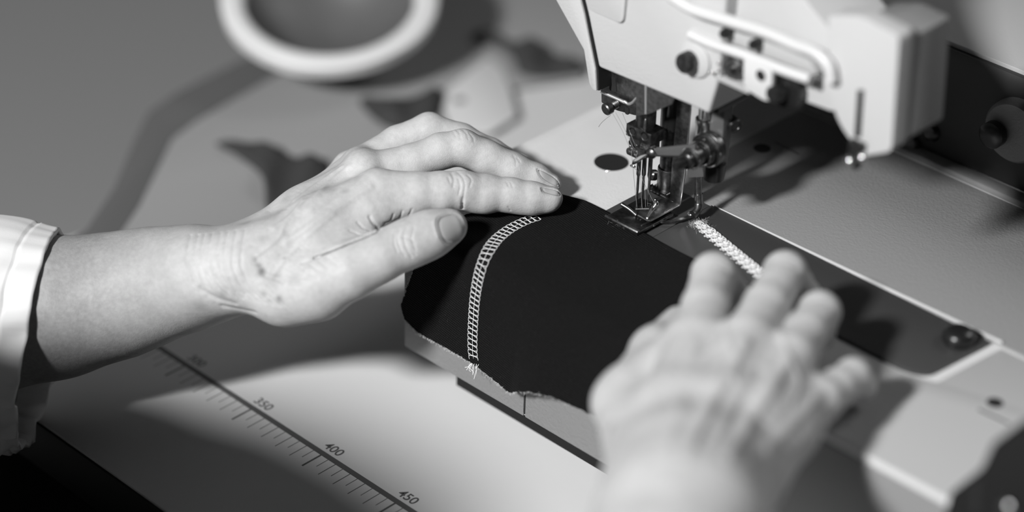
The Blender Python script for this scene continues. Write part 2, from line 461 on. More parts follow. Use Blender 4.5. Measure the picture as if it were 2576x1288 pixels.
# ---------------------------------------------------------------- sewing machine: bed
mach = thing('sewing_machine', 'industrial coverstitch sewing machine with cream painted head and flat bed', 'sewing machine', (0, 0, TZ))
BX0, BX1, BY0, BY1, BZ = -89, 330, -74.5, 250, -77
bm = NB()
add_prism(bm, rounded([(BX0, BY0), (BX1, BY0), (BX1, BY1), (BX0, BY1)], [9, 4, 4, 9], 6), 2, BZ+.1, 0, bev=1.6, seg=4)
bed = obj('bed', bm, MT['paint_worn'], mach)
bm = NB(); add_box(bm, (-70, -55, TZ), (310, 230, BZ+.5)); obj('bed_base', bm, MT['black_matte'], mach, label='black recessed base under the bed')
# front panel in two lengths with a joint between them
for x0, x1 in ((BX0+4, -6.5), (-5.5, BX1-1)):
    bm = NB(); add_box(bm, (x0, BY0-.7, BZ), (x1, BY0+2, -3.0), .5); obj('front_panel', bm, MT['panel'], bed, label='grey textured front panel')
bm = NB(); add_prism(bm, rounded([(30, BY0+.6), (BX1-2, BY0+.6), (BX1-2, 28.6), (172.5, 25.6), (168.2, -14), (156, -18.4), (30, -17.4)], 1), 2, -.6, .6, bev=.55, seg=3); obj('front_cover_plate', bm, MT['cover2'], bed)
# front panel joint, ledge and cover plates
bm = NB(); add_box(bm, (-6.4, BY0-.15, BZ+1), (-5.4, BY0+1, -1.5)); obj('panel_joint', bm, MT['hole'], bed)
bm = NB()
add_prism(bm, [(-17, 26.3), (BX1-8, 29.5), (BX1-8, 128), (-17, 130)], 2, -.5, .9, bev=.7, seg=2); obj('cover_plate', bm, MT['cover'], bed)
bm = NB()
add_prism(bm, [(-17.5, 131.5), (BX1-8, 128.5), (BX1-8, 137), (-17.5, 140)], 2, -.5, 3.2, bev=1.2); obj('rear_ledge', bm, MT['cover'], bed)
bm = NB()
def hole(bm, u, v, r, z=0.0, ry=None):
    p = pz(u, v, z); add_cyl(bm, (p[0], p[1], z-6), (p[0], p[1], z+.08), r, n=32)
h1 = NB(); hole(h1, 1538, 408, 8.3, .0); obj('oil_hole', h1, MT['hole'], bed)
h1 = NB(); hole(h1, 1917, 373, 4.2, .9); obj('oil_hole', h1, MT['hole'], bed)
h1 = NB(); hole(h1, 2503, 1013, 3.4, .6); obj('screw_hole', h1, MT['hole'], bed)
# bright pin in the large hole, shallow marks
h1 = NB(); p = pz(1528, 429, 0); add_lathe(h1, p+V3(0, 0, -.2), (0, 0, 1), [(0, 1.2), (.5, 1.0), (.8, .5)], 14); obj('hole_pin', h1, MT['chrome'], bed)
h1 = NB()
for (a, b, w, z) in (((1950, 357), (2010, 388), .8, .9), ((2462, 1030), (2540, 1066), 1.1, .6)):
    A, B = pz(*a, z), pz(*b, z); h1 = NB(); add_tube(h1, [A+V3(0, 0, -w*.86), B+V3(0, 0, -w*.86)], w, 12)
    obj('scribed_mark', h1, MT['dark_steel'], bed)

# needle plate and slide plate
bm = NB(); add_prism(bm, [(-17.5, -16), (12.8, -16), (12.8, 25.6), (-17.5, 25.4)], 2, -1.2, 1.5, bev=.25); npl = obj('needle_plate', bm, MT['plate'], mach)
bm = NB(); 
for y in (-3.5, 1.5, 6.5): add_box(bm, (-13, y, 1.3), (9, y+1.6, 1.58))
obj('feed_slot', bm, MT['hole'], npl)
bm = NB()
sl = rounded([(13.6, -16.2), (155, -17.2), (163.5, -12.5), (167.5, 25.2), (13.6, 25.8)], [0, 14, 8, 1, 0], 6)
add_prism(bm, sl, 2, -1.2, 2.0, bev=.3); spl = obj('slide_plate', bm, MT['plate'], mach)
bm = NB(); add_prism(bm, [(14, 26.0), (171, 28.6), (171, 29.1), (14, 26.5)], 2, -.5, 2.15, bev=.2); obj('plate_rail', bm, MT['paint'], mach, label='bright worn rail along the slide plate')
p = pz(2410, 858, 2)
bm = NB(); add_lathe(bm, p, (0, 0, 1), [(0, 6.6), (.8, 7.0), (3.5, 7.0), (5.2, 5.8), (6.2, 3.6), (6.5, .2)], 32); obj('plate_screw', bm, MT['black'], mach, label='black domed plate screw')

# fabric, head and the rest follow below
# ---------------------------------------------------------------- fabric draped over the front edge of the bed
def lerp(a, b, t): return a+(b-a)*t
def interp(x, xs, ys): return float(np.interp(x, xs, ys))
HX = [-79, -75, -66, -55, -37, -21, -7, .9, 10.5, 22, 37, 60, 110]
HZ = [-44, -54, -57.5, -57.7, -58.6, -59.7, -61.5, -55, -49.5, -46.5, -47, -46, -40]
HY = [0, 0, 0, -.5, -.5, -.5, 0, -3, -4.5, -4, -3, -2, 0]
Z0 = 1.5
def fabric_point(s, t):
    """s along the bed (0 = left edge), t from the seam edge over the bend down to the hem"""
    xb = lerp(-46, 100, s); xf = lerp(-63, 104, s); xh = lerp(-77.5, 108, s)
    yb = lerp(-20, -15.2, min(s/.12, 1))+1.2*math.sin(s*9)
    hz = interp(xh, HX, HZ); hy = interp(xh, HX, HY)
    R = 8.0; top = abs(-73.5-yb); arc = R*math.pi/2; hang = -hz-R; L = top+arc+hang; q = t*L
    if q < top:
        x = lerp(xb, xf, q/top); y = yb-q
        e_ = max(0, min(1, (y+23)/4.6)); z = Z0+1.3*e_*e_*(3-2*e_)
        z += .7*math.exp(-((x+30)/14)**2)*math.exp(-((y+48)/18)**2)*.8
    elif q < top+arc:
        a = (q-top)/R; x = lerp(xf, xf-.06*(xf-xh), (q-top)/arc); y = -73.5-R*math.sin(a); z = Z0-R*(1-math.cos(a))
    else:
        f = (q-top-arc)/max(hang, 1e-3); x = lerp(xf-.06*(xf-xh), xh, f); y = -81.5-1.0*f+hy*f*f; z = Z0-R-f*hang
    w = max(0, min(1, (q-top)/14))
    y -= w*(1.3*math.sin(x*.075+1.0)+.9); z += 0
    if s < .02: pass
    return V3(x, y, z)
NS, NT = 150, 110
fv = []
for i in range(NS+1):
    s = i/NS
    for j in range(NT+1):
        p = fabric_point(s, j/NT)
        # ragged cut edges
        if i == 0: p[0] += rng.normal(0, .25)
        if j == NT: p[2] += rng.normal(0, .22)
        fv.append(p)
ff = [(i*(NT+1)+j, i*(NT+1)+j+1, (i+1)*(NT+1)+j+1, (i+1)*(NT+1)+j) for i in range(NS) for j in range(NT)]
fab = obj('fabric_panel', (fv, ff), MT['fabric'], loc=(0, -50, 0), auto=0)
tag(fab, 'black twill fabric panel draped over the bed edge with a white ladder stitched seam', 'fabric')
so = fab.modifiers.new('thickness', 'SOLIDIFY'); so.thickness = .0007; so.offset = -1
FB = BVHTree.FromPolygons([tuple(v) for v in fv], ff)

# coverstitch seam: two looped rails, a centre line and pinched rungs
seam_px = [(1352, 547), (1320, 558), (1283, 577), (1250, 603), (1228, 633), (1213, 668), (1203, 706), (1196, 750), (1192, 800), (1190, 850), (1191, 890), (1196, 917)]
sp = [hit(FB, *p) for p in spline([V3(*p) for p in seam_px], 12)]
sp = [(a, b) for a, b in sp if a is not None]
pos = np.array([a for a, _ in sp]); nor = np.array([b if b@(CP-a) > 0 else -b for a, b in sp])
arc = np.concatenate([[0], np.cumsum(np.linalg.norm(np.diff(pos, axis=0), axis=1))])
def seam_at(l, off, lift=.25):
    p = np.array([np.interp(l, arc, pos[:, i]) for i in range(3)]); n = norm([np.interp(l, arc, nor[:, i]) for i in range(3)])
    q = np.array([np.interp(l+1.5, arc, pos[:, i]) for i in range(3)])-np.array([np.interp(l-1.5, arc, pos[:, i]) for i in range(3)])
    w = norm(np.cross(n, norm(q))); x = p+w*off; h = FB.find_nearest(Vector(x))
    x = np.array(h[0]); nn = np.array(h[1]); nn = nn if nn@n > 0 else -nn
    return x+nn*lift
def seam_mesh(L, pitch, hw):
    n = int(L/pitch); paths = []; j = lambda a: rng.normal(0, a)
    for sgn in (-1, 1):
        rail = []
        for i in range(n):
            a = i*pitch+j(.06)
            for f, o in ((0, .0), (.25, .24), (.5, .34), (.75, .24)): rail.append(seam_at(a+f*pitch, sgn*(hw+o-.15), .32))
        paths.append(spline(rail, 2))
    paths.append([seam_at(i*pitch*.5, j(.10), .36) for i in range(2*n)])
    for i in range(n):
        a = i*pitch
        for sgn in (-1, 1):
            for o in (-.34, .34):
                e = j(.08)
                paths.append(spline([seam_at(a+o*pitch*.52+e, sgn*hw, .36), seam_at(a+o*pitch*(.56 if sgn < 0 else .42)+e, sgn*hw*.8, .40), seam_at(a+o*pitch*.2, sgn*hw*.5, .42), seam_at(a+o*pitch*.1, sgn*hw*.22, .42), seam_at(a+o*pitch*.04, 0, .40)], 3))
    return paths
sm_paths = seam_mesh(arc[-1], 2.75, 2.85)
obj('coverstitch_seam', tubes_vf(sm_paths, .125, 5), MT['thread'], fab, label='white coverstitch ladder seam', auto=0)
# loose thread ends and frayed lint along the cut edge
paths = []
for k in range(9):
    a = seam_at(arc[-1]-.5, rng.uniform(-3, 3), .3); d = V3(rng.normal(0, .5), -.5, -1)
    paths.append(spline([a, a+d*2+rng.normal(0, .5, 3), a+d*rng.uniform(2.5, 5)+rng.normal(0, 1.0, 3)], 4))
obj('thread_end', tubes_vf(paths, .14, 5), MT['thread'], fab, auto=0)['kind'] = 'stuff'
paths = []
for k in range(620):
    u = rng.uniform(0, 1)
    if u < .22: p = fabric_point(0, rng.uniform(.62, 1.0)); nrm = V3(-.6, -.5, 0)
    else: p = fabric_point(rng.beta(1, 2.2)*.68, 1.0); nrm = V3(0, -.35, -.6)
    q = p+nrm*rng.uniform(.2, 1.1)+rng.normal(0, .45, 3); m_ = (p+q)/2+rng.normal(0, .35, 3)
    paths.append([p-nrm*.3, m_, q])
obj('frayed_edge', tubes_vf(paths, .05, 4), MT['lint'], fab, label='pale frayed cut edge', auto=0)['kind'] = 'stuff'

# chain of looped thread on the slide plate
c0, c1, c2 = pz(1752, 560, 2.6), pz(1822, 618, 2.6), pz(1903, 684, 2.6)
cl = spline([c0, c1, c2, pz(1960, 728, 2.6)], 20); cl = np.array(cl)
ca = np.concatenate([[0], np.cumsum(np.linalg.norm(np.diff(cl, axis=0), axis=1))])
def chain_at(l, off, z=0):
    p = np.array([np.interp(l, ca, cl[:, i]) for i in range(3)]); q = np.array([np.interp(l+1, ca, cl[:, i])-np.interp(l-1, ca, cl[:, i]) for i in range(3)])
    return p+norm(np.cross((0, 0, 1), norm(q)))*off+V3(0, 0, z)
paths = []
for row, (o, amp, ph) in enumerate([(-2.5, 1.0, 0), (2.5, 1.0, 2.), (-1.3, 1.1, 1.), (1.3, 1.1, 3.), (0, 1.4, .5), (-.6, 1.8, 4.), (.6, 1.8, 5.2)]):
    pt = []; l = 0; N = int(ca[-1]*26/2.1)
    for k in range(N):
        a = k/26*2*math.pi; adv = k/N*ca[-1]
        grow = min(1, .45+adv/16)
        pt.append(chain_at(adv+.95*math.sin(a+ph), (o+amp*math.cos(a+ph))*grow, .35+.35*math.sin(a*.5+row)+.12*row % .5))
    paths.append(pt)
ch = obj('thread_chain', tubes_vf(paths, .17, 5), MT['thread'], loc=tuple(c1), auto=0)
tag(ch, 'white lacy chain of looped thread lying on the dark slide plate behind the presser foot', 'thread')

# ---------------------------------------------------------------- person: body with both hands
person = thing('person', 'person in a white shirt and black apron guiding black fabric with both hands', 'person', (-40, -520, -800))
def chain_px(F, pts, k=4.):
    P = [pd(u, v, d) for u, v, d, r in pts]; R = [rmm(r, d) for u, v, d, r in pts]
    F.chain(P, R, k); return P, R
F = Field((-222, -262, -90), (0, 4, 52), .56)
# forearm and wrist
FA = [(-160, 838, 1.084, 196), (150, 772, 1.078, 168), (300, 742, 1.074, 148), (400, 714, 1.070, 131), (500, 695, 1.066, 116), (590, 686, 1.060, 101)]
Pfa, Rfa = chain_px(F, FA, 10)
for dd in (-.013, .013): chain_px(F, [(500, 693, 1.066+dd, 104), (600, 683, 1.061+dd*1.25, 90), (680, 655, 1.060+dd*1.3, 88)], 10)
# metacarpals
IM, MM, RM, PM = (950, 480, 1.052, 55), (922, 434, 1.068, 50), (905, 418, 1.082, 46), (880, 422, 1.095, 41)
chain_px(F, [(640, 672, 1.045, 92), (800, 570, 1.047, 74), IM], 8)
chain_px(F, [(625, 655, 1.060, 94), (772, 545, 1.063, 72), MM], 8)
chain_px(F, [(630, 650, 1.074, 86), (770, 545, 1.077, 66), RM], 8)
chain_px(F, [(640, 660, 1.086, 76), (770, 560, 1.091, 58), PM], 8)
# fingers
I_ = [IM, (1050, 485, 1.053, 52), (1110, 482, 1.054, 50), (1164, 479, 1.056, 49), (1225, 486, 1.059, 46), (1285, 491, 1.0602, 43), (1340, 497, 1.0614, 39), (1386, 498, 1.0622, 30)]
M_ = [MM, (1040, 408, 1.070, 46), (1110, 380, 1.071, 45), (1163, 371, 1.072, 45), (1225, 397, 1.074, 43), (1290, 424, 1.0755, 40), (1350, 446, 1.0765, 34), (1386, 462, 1.077, 26)]
R_ = [RM, (1000, 360, 1.088, 43), (1080, 328, 1.089, 44), (1160, 350, 1.089, 39), (1235, 385, 1.089, 36), (1310, 420, 1.089, 31), (1366, 448, 1.088, 26)]
P_ = [PM, (985, 372, 1.097, 36), (1050, 354, 1.0972, 36), (1120, 376, 1.0968, 32), (1190, 400, 1.0965, 29), (1255, 420, 1.0955, 24)]
for f in (I_, M_, R_, P_): chain_px(F, f, 2.2)
# pads under the finger bones, knuckle bosses
for u, v, d, r in ((1375, 508, 1.0625, 28), (1215, 498, 1.058, 38), (1040, 508, 1.053, 42), (1330, 502, 1.0612, 36)): F.cap(pd(u, v, d), pd(u-14, v, d), rmm(r, d), rmm(r, d), 3)
F.cap(pd(915, 418, 1.063), pd(905, 410, 1.075), rmm(34, 1.06), rmm(34, 1.07), 6)
# thumb, thenar, web
T_ = [(700, 730, 1.040, 82), (800, 712, 1.034, 76), (880, 680, 1.030, 67), (955, 645, 1.030, 58), (1033, 610, 1.033, 55), (1085, 588, 1.036, 52), (1132, 570, 1.039, 44)]
chain_px(F, T_, 7)
F.cap(pd(730, 752, 1.040), pd(800, 738, 1.036), rmm(64, 1.04), rmm(60, 1.04), 8)
F.chain([pd(700, 690, 1.044), pd(800, 622, 1.042), pd(885, 570, 1.047)], [rmm(82, 1.04), rmm(62, 1.04), rmm(48, 1.045)], 9)
F.cap(pd(860, 590, 1.042), pd(945, 540, 1.047), rmm(50, 1.05), rmm(36, 1.05), 6)
F.cap(pd(930, 528, 1.046), pd(1010, 512, 1.050), rmm(42, 1.05), rmm(36, 1.05), 5)
V, Q = F.mesh(); BV = BVHTree.FromPolygons([tuple(v) for v in V], [tuple(map(int, q)) for q in Q])
def slit(pts, r, deep):       # a true fold: cut into the flesh along a line seen on the surface
    hs = [hit(BV, *p[:2]) for p in spline([V3(*p, 0) for p in pts], 9)]; hs = [h for h in hs if h[0] is not None]
    for i in range(len(hs)-1):
        f = min(1, i/8+.25, (len(hs)-1-i)/5+.4)
        for dd in np.linspace(-.2, deep*f, 4): F.cap(hs[i][0]-norm(hs[i][1]+CR[2]*-.6)*dd, hs[i+1][0]-norm(hs[i+1][1]+CR[2]*-.6)*dd, r, r, .5, cut=True)
slit([(792, 648), (830, 632), (880, 611), (920, 595), (953, 580)], .55, 2.6)
slit([(1164, 500), (1163, 526)], .36, .5)
V, Q = F.mesh(); V = smooth_verts(V, Q, 2)
N = vnormals(V, Q); BV = BVHTree.FromPolygons([tuple(v) for v in V], [tuple(map(int, q)) for q in Q])
G = lambda pts, w, d: groove(V, N, BV, pts, w, d)
G([(760, 662), (780, 654), (800, 645)], .6, .6)
G([(930, 545), (938, 560), (950, 572), (955, 582)], .7, .8)
for p in ([(968, 562), (982, 556), (990, 540)], [(992, 556), (1006, 548), (1012, 532)], [(1018, 552), (1030, 540), (1036, 528)], [(880, 580), (905, 590), (930, 590)], [(900, 560), (915, 574), (935, 580)]): G(p, .55, .45)
# thumb joint wrinkles
for p in ([(1006, 577), (1000, 600), (1008, 628), (1018, 642)], [(1024, 570), (1016, 592), (1022, 622), (1036, 648)], [(1042, 572), (1036, 600), (1046, 630)], [(1012, 596), (1030, 600), (1044, 610)], [(1020, 622), (1034, 630), (1046, 640)], [(994, 590), (992, 612), (1000, 634)]): G(p, .42, .36)
# index wrinkles
for p in ([(1150, 432), (1164, 446), (1170, 468), (1166, 496), (1164, 524)], [(1136, 436), (1142, 452), (1140, 470)], [(1176, 440), (1186, 452), (1182, 470)], [(1128, 446), (1132, 458)], [(1154, 450), (1158, 470), (1154, 488)], [(1278, 520), (1284, 530)], [(1284, 458), (1290, 470)], [(1276, 458), (1280, 468)]): G(p, .40, .36)
for p in ([(1148, 326), (1156, 336), (1158, 348)], [(1164, 326), (1174, 336), (1178, 350)], [(1180, 334), (1190, 346), (1192, 356)], [(1140, 330), (1146, 342)], [(1292, 392), (1298, 404), (1298, 416)], [(1302, 398), (1308, 408)]): G(p, .40, .28)
# wrist wrinkles, pulled skin
for k, x in enumerate((470, 489, 505, 524, 545, 563, 584, 606)):
    G([(x+10, 592-2*k), (x+3, 620), (x, 650), (x+4, 680), (x+16+3*k, 715+4*k)], .75, .30)
for k in range(9):
    x = 520+k*19; G([(x, 690+k*4), (x+22, 716+k*4), (x+52, 742+k*4)], .6, .22)
for k in range(7):
    x = 690+k*22; G([(x, 700-k*9), (x+30, 716-k*8), (x+64, 720-k*9)], .7, .18)
for p in ([(645, 655), (662, 672), (668, 690)], [(660, 690), (700, 700), (740, 702), (780, 690)], [(560, 770), (600, 778), (640, 786)], [(505, 728), (540, 748), (590, 764)]): G(p, 1.4, .5)
# extensor tendons and veins
G([(880, 418), (820, 470), (750, 530), (690, 575)], 1.6, -.7)
G([(930, 470), (870, 510), (800, 556), (720, 610)], 1.9, -.8)
G([(860, 420), (800, 462), (740, 505)], 1.2, -.5)
G([(905, 440), (850, 492), (790, 540), (730, 585)], 1.8, .55)
G([(760, 505), (720, 560), (700, 600), (650, 640)], 1.0, -.5)
G([(840, 540), (780, 590), (720, 650), (690, 690)], 1.1, -.35)
for k in range(46):
    u, v = rng.uniform(600, 900), rng.uniform(470, 740); a = rng.uniform(-.5, .4)
    G([(u, v), (u+12*math.cos(a), v+12*math.sin(a)+3)], .5, .10)
def nail_ring(c):
    out = []
    for k in range(25):
        a, b = math.cos(2*math.pi*k/24), math.sin(2*math.pi*k/24); r = (abs(a)**3.2+abs(b)**3.2)**(1/3.2); x, y = (a/r*1.04+1)/2, (b/r*1.04+1)/2
        out.append(tuple((1-x)*(1-y)*c[0][i]+x*(1-y)*c[1][i]+x*y*c[2][i]+(1-x)*y*c[3][i] for i in (0, 1)))
    return out
NAILS = [[(1095, 549), (1116, 616), (1175, 600), (1154, 533)], [(1350, 422), (1362, 448), (1408, 474), (1400, 450)], [(1362, 471), (1366, 483), (1410, 494), (1404, 480)]]
for c in NAILS: G(nail_ring(c), .5, .55)
for c in NAILS: G(nail_ring([tuple((q[i]-sum(w[i] for w in c)/4)*1.22+sum(w[i] for w in c)/4 for i in (0, 1)) for q in c])[9:28 if False else 20], .6, -.25)
mark = np.zeros(len(V))
def spot(u, v, r, s):
    h = hit(BV, u, v)[0]
    if h is not None: np.maximum(mark, s*np.exp(-(np.linalg.norm(V-h, axis=1)/r)**2), out=mark)
for u, v, r, s in ((658, 682, 2.1, .62), (652, 668, 1.6, .45), (702, 752, 1.7, .5), (642, 652, 1.2, .3), (662, 738, 1.6, .3), (690, 705, 4, .22), (740, 700, 4, .22), (760, 520, 3, .25), (740, 545, 4, .22), (700, 535, 3, .25), (720, 500, 3, .25), (310, 718, 1.2, .3), (170, 892, 1.4, .35), (280, 866, 1.8, .3), (155, 660, 1.0, .3), (830, 480, 3, .2), (868, 478, 2, .25), (716, 650, .8, .4), (560, 742, 3, .3), (505, 770, 4, .25), (420, 790, 4, .2), (620, 560, 3, .25), (660, 600, 3, .2), (350, 800, 5, .2)): spot(u, v, r, s)
for k in range(120): spot(rng.uniform(140, 900), rng.uniform(480, 900), rng.uniform(.4, 1.1), rng.uniform(.06, .2))
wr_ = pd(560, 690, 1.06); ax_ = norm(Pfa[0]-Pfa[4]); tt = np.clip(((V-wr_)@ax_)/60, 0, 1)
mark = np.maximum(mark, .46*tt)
VL, QL, ML, BL = V, Q, mark, BV

# right hand, nearer to the camera
F = Field((40, -262, -40), (262, 12, 76), .85)
def pzz(u, v, z, r):
    p = pz(u, v, z); return p, rmm(r, depth(p))
def chain_z(pts, k=4.):
    a = [pzz(*p) for p in pts]; F.chain([q[0] for q in a], [q[1] for q in a], k); return [q[0] for q in a]
ri, rm, rr, rpk = (1752, 862, 30, 70), (1878, 858, 36, 66), (1990, 900, 33, 62), (2064, 1006, 24, 55)
chain_z([(1630, 1215, 24, 112), (1690, 1040, 27, 92), ri], 9)
chain_z([(1710, 1225, 30, 118), (1795, 1040, 34, 88), rm], 9)
chain_z([(1800, 1215, 28, 112), (1895, 1050, 31, 84), rr], 9)
chain_z([(1880, 1205, 22, 100), (1975, 1080, 23, 76), rpk], 9)
arm = chain_z([(1730, 1215, 25, 190), (1716, 1330, 24, 216), (1690, 1520, 18, 250), (1650, 1760, 8, 290)], 10)
def finger(mcp, pip, rp, d1, r1, d2, r2):
    a, ra = pzz(*mcp); b, rb = pzz(*pip); c = b+V3(*d1); d = c+V3(*d2); m = (a+b)/2
    F.chain([a, m, b], [ra, (ra+rb)/2*.94, rb], 3); F.chain([b, (b+c)/2, c, d], [rb, (rb+r1)/2*.96, r1, r2], 2.5)
finger(ri, (1797, 692, 33, 57), 0, (1, 12, -15), 7.4, (-1, 5, -9.5), 6.0)
finger(rm, (1975, 686, 36, 54), 0, (1, 13, -17), 7.4, (-1, 5, -10), 6.0)
finger(rr, (2062, 785, 31, 52), 0, (-4, 6, -15), 6.9, (-3, 1, -7), 5.6)
finger(rpk, (2146, 946, 22, 45), 0, (-1, 8, -8.5), 6.0, (-1, 4, -5), 5.0)
chain_z([(1625, 1150, 18, 104), (1572, 1015, 13, 76), (1650, 885, 12, 58), (1708, 815, 11, 46)], 7)
chain_z([(1600, 980, 16, 60), (1720, 880, 24, 60)], 8)
V, Q = F.mesh(); V = smooth_verts(V, Q, 2)
N = vnormals(V, Q); BV = BVHTree.FromPolygons([tuple(v) for v in V], [tuple(map(int, q)) for q in Q])
G([(1878, 860), (1845, 930), (1800, 1010), (1755, 1090), (1720, 1160)], 2.0, -1.3)
G([(1752, 870), (1725, 950), (1700, 1050), (1680, 1150)], 2.2, -.8)
G([(1985, 900), (1940, 980), (1890, 1060), (1830, 1150)], 2.0, -1.1)
G([(2065, 990), (2000, 1060), (1930, 1130)], 2.0, -.8)
G([(1835, 960), (1800, 1040), (1760, 1120)], 2.2, 1.0)
G([(1915, 930), (1880, 1000), (1840, 1070)], 2.4, 1.1)
G([(1800, 880), (1775, 950), (1745, 1030)], 2.2, .8)
G([(1820, 800), (1830, 850), (1850, 910), (1850, 960)], 1.0, -.6)
G([(1960, 830), (1985, 900), (2010, 960), (1990, 1020)], 1.0, -.6)
G([(1900, 1010), (1930, 1060), (1990, 1080), (2020, 1110)], 1.0, -.5)
for p in ([(1770, 660), (1800, 655), (1832, 668)], [(1768, 676), (1800, 670), (1834, 682)], [(1945, 654), (1975, 648), (2006, 660)], [(1945, 670), (1975, 665), (2010, 676)], [(2040, 760), (2065, 756), (2090, 770)], [(1520, 1050), (1540, 1075), (1548, 1110)], [(1512, 1070), (1530, 1100)]): G(p, .7, .5)
mark = np.zeros(len(V))
for u, v, r, s in ((1535, 1075, 3, .35), (1548, 1105, 2.4, .3), (1755, 890, 2, .3), (1900, 1060, 4, .2), (2010, 1060, 4, .25), (1980, 1010, 3, .2)): spot(u, v, r, s)
VR, QR, MR_ = V, Q, mark

KN = {-1: V3(-300, -120, -262), 1: V3(110, -170, -262)}
# the rest of the body, joined to both forearms under the sleeves
le, re_ = V3(-318, -348, -68), V3(246, -390, -62)
lsh, rsh = V3(-36, -513, 138), V3(130, -650, 70)
TC = (lsh+rsh)/2; TA = norm((rsh-lsh)*V3(1, 1, 0))
def tp_(x, y, z): return V3(TC[0], TC[1], 0)+TA*x+np.cross((0, 0, 1), TA)*y+V3(0, 0, z)   # torso frame: across, forward, up
F = Field((-420, -860, -360), (360, -30, 345), 6.)
F.chain([Pfa[0], le], [Rfa[0], 37], 12); F.chain([le, lsh], [40, 50], 15)
F.chain([arm[-1], re_], [rmm(290, .82), 38], 12); F.chain([re_, rsh], [40, 50], 15)
F.chain([lsh, tp_(-10, -10, 108), rsh], [52, 62, 52], 30)
for sx in (-1, 1): F.chain([tp_(sx*75, -12, 75-sx*28), tp_(sx*70, -16, -60), tp_(sx*75, -20, -230)], [90, 84, 98], 50); F.chain([tp_(sx*85, -5, -240), KN[sx]+V3(0, -25, 2)], [76, 62], 30)
VB, QB = F.mesh()
# open the coarse arms where the fine ones begin, then bridge
def arm_cut(V, Q, a, b, t0):
    d = norm(b-a); k = ((V-a)@d < t0) & (np.linalg.norm(np.cross(V-a, d), axis=1) < 75)
    return Q[~k[Q].any(1)]
QB = arm_cut(VB, QB, Pfa[0], le, 22); QB = arm_cut(VB, QB, arm[-1], re_, 22)
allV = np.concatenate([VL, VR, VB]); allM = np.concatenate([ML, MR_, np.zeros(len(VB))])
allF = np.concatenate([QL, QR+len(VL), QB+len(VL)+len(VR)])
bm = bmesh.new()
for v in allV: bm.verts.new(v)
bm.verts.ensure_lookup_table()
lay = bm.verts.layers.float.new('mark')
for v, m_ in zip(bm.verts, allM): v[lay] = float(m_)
for f in allF.tolist():
    try: bm.faces.new([bm.verts[i] for i in f])
    except ValueError: pass
bmesh.ops.delete(bm, geom=[v for v in bm.verts if not v.link_faces], context='VERTS')
def boundary_loops(bm):
    E = {e for e in bm.edges if len(e.link_faces) == 1}; loops = []
    while E:
        st = [E.pop()]; L = [st[0]]
        while st:
            e = st.pop()
            for v in e.verts:
                for g in v.link_edges:
                    if g in E: E.discard(g); st.append(g); L.append(g)
        loops.append(L)
    return loops
lp = [(L, sum((np.array(e.verts[0].co) for e in L), V3(0, 0, 0))/len(L)) for L in boundary_loops(bm) if len(L) > 12]
print('LOOPS', [(len(L), np.round(c)) for L, c in lp])
used = set()
for tgt in (Pfa[0], arm[-1]):
    c = sorted([i for i in range(len(lp)) if i not in used], key=lambda i: np.linalg.norm(lp[i][1]-tgt))[:2]
    if len(c) == 2:
        used.update(c)
        try: bmesh.ops.bridge_loops(bm, edges=lp[c[0]][0]+lp[c[1]][0])
        except Exception as ex: print('bridge', ex)
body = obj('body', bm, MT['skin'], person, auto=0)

# finger nails: curved plates lying on the finger ends
def nail(corners, bvh, lift=.25, n=14, thick=.45, bulge=.5):
    """corners: root-left, root-right, tip-right, tip-left as seen; follows the finger surface and closes at the rim"""
    c = [V3(*p, 0)[:2] for p in corners]; pts = {}
    for i in range(n+1):
        for j in range(n+1):
            a, b = i/n*2-1, j/n*2-1
            # squircle
            s = max(abs(a), abs(b)); 
            if s > 0:
                r = (abs(a)**3.2+abs(b)**3.2)**(1/3.2); a, b = a*s/r, b*s/r
            x, y = (a+1)/2, (b+1)/2
            p = (1-x)*(1-y)*c[0]+x*(1-y)*c[1]+x*y*c[2]+(1-x)*y*c[3]
            h, nn = hit(bvh, *p)
            if h is None: return None
            e = min(1, (1-max(abs(i/n*2-1), abs(j/n*2-1)))*3.2)
            pts[i, j] = (h, nn, e)
    nm = norm(sum(q[1] for q in pts.values()))
    vs = [q[0]+nm*(lift*q[2]**.5+.12-(.0 if q[2] > 0 else .3)) for q in (pts[i, j] for i in range(n+1) for j in range(n+1))]
    fs = [(i*(n+1)+j, (i+1)*(n+1)+j, (i+1)*(n+1)+j+1, i*(n+1)+j+1) for i in range(n) for j in range(n)]
    k = len(vs); vs = vs+[v-nm*.5 for v in vs]; fs += [tuple(x+k for x in f[::-1]) for f in fs]
    rim = [i*(n+1) for i in range(n+1)]+[n*(n+1)+j for j in range(1, n+1)]+[i*(n+1)+n for i in range(n-1, -1, -1)]+[j for j in range(n-1, 0, -1)]
    fs += [(rim[i], rim[(i+1) % len(rim)], rim[(i+1) % len(rim)]+k, rim[i]+k) for i in range(len(rim))]
    return vs, fs
for cs in NAILS:
    nv = nail(cs, BL)
    if nv: obj('fingernail', nv, MT['nail'], person, auto=0)

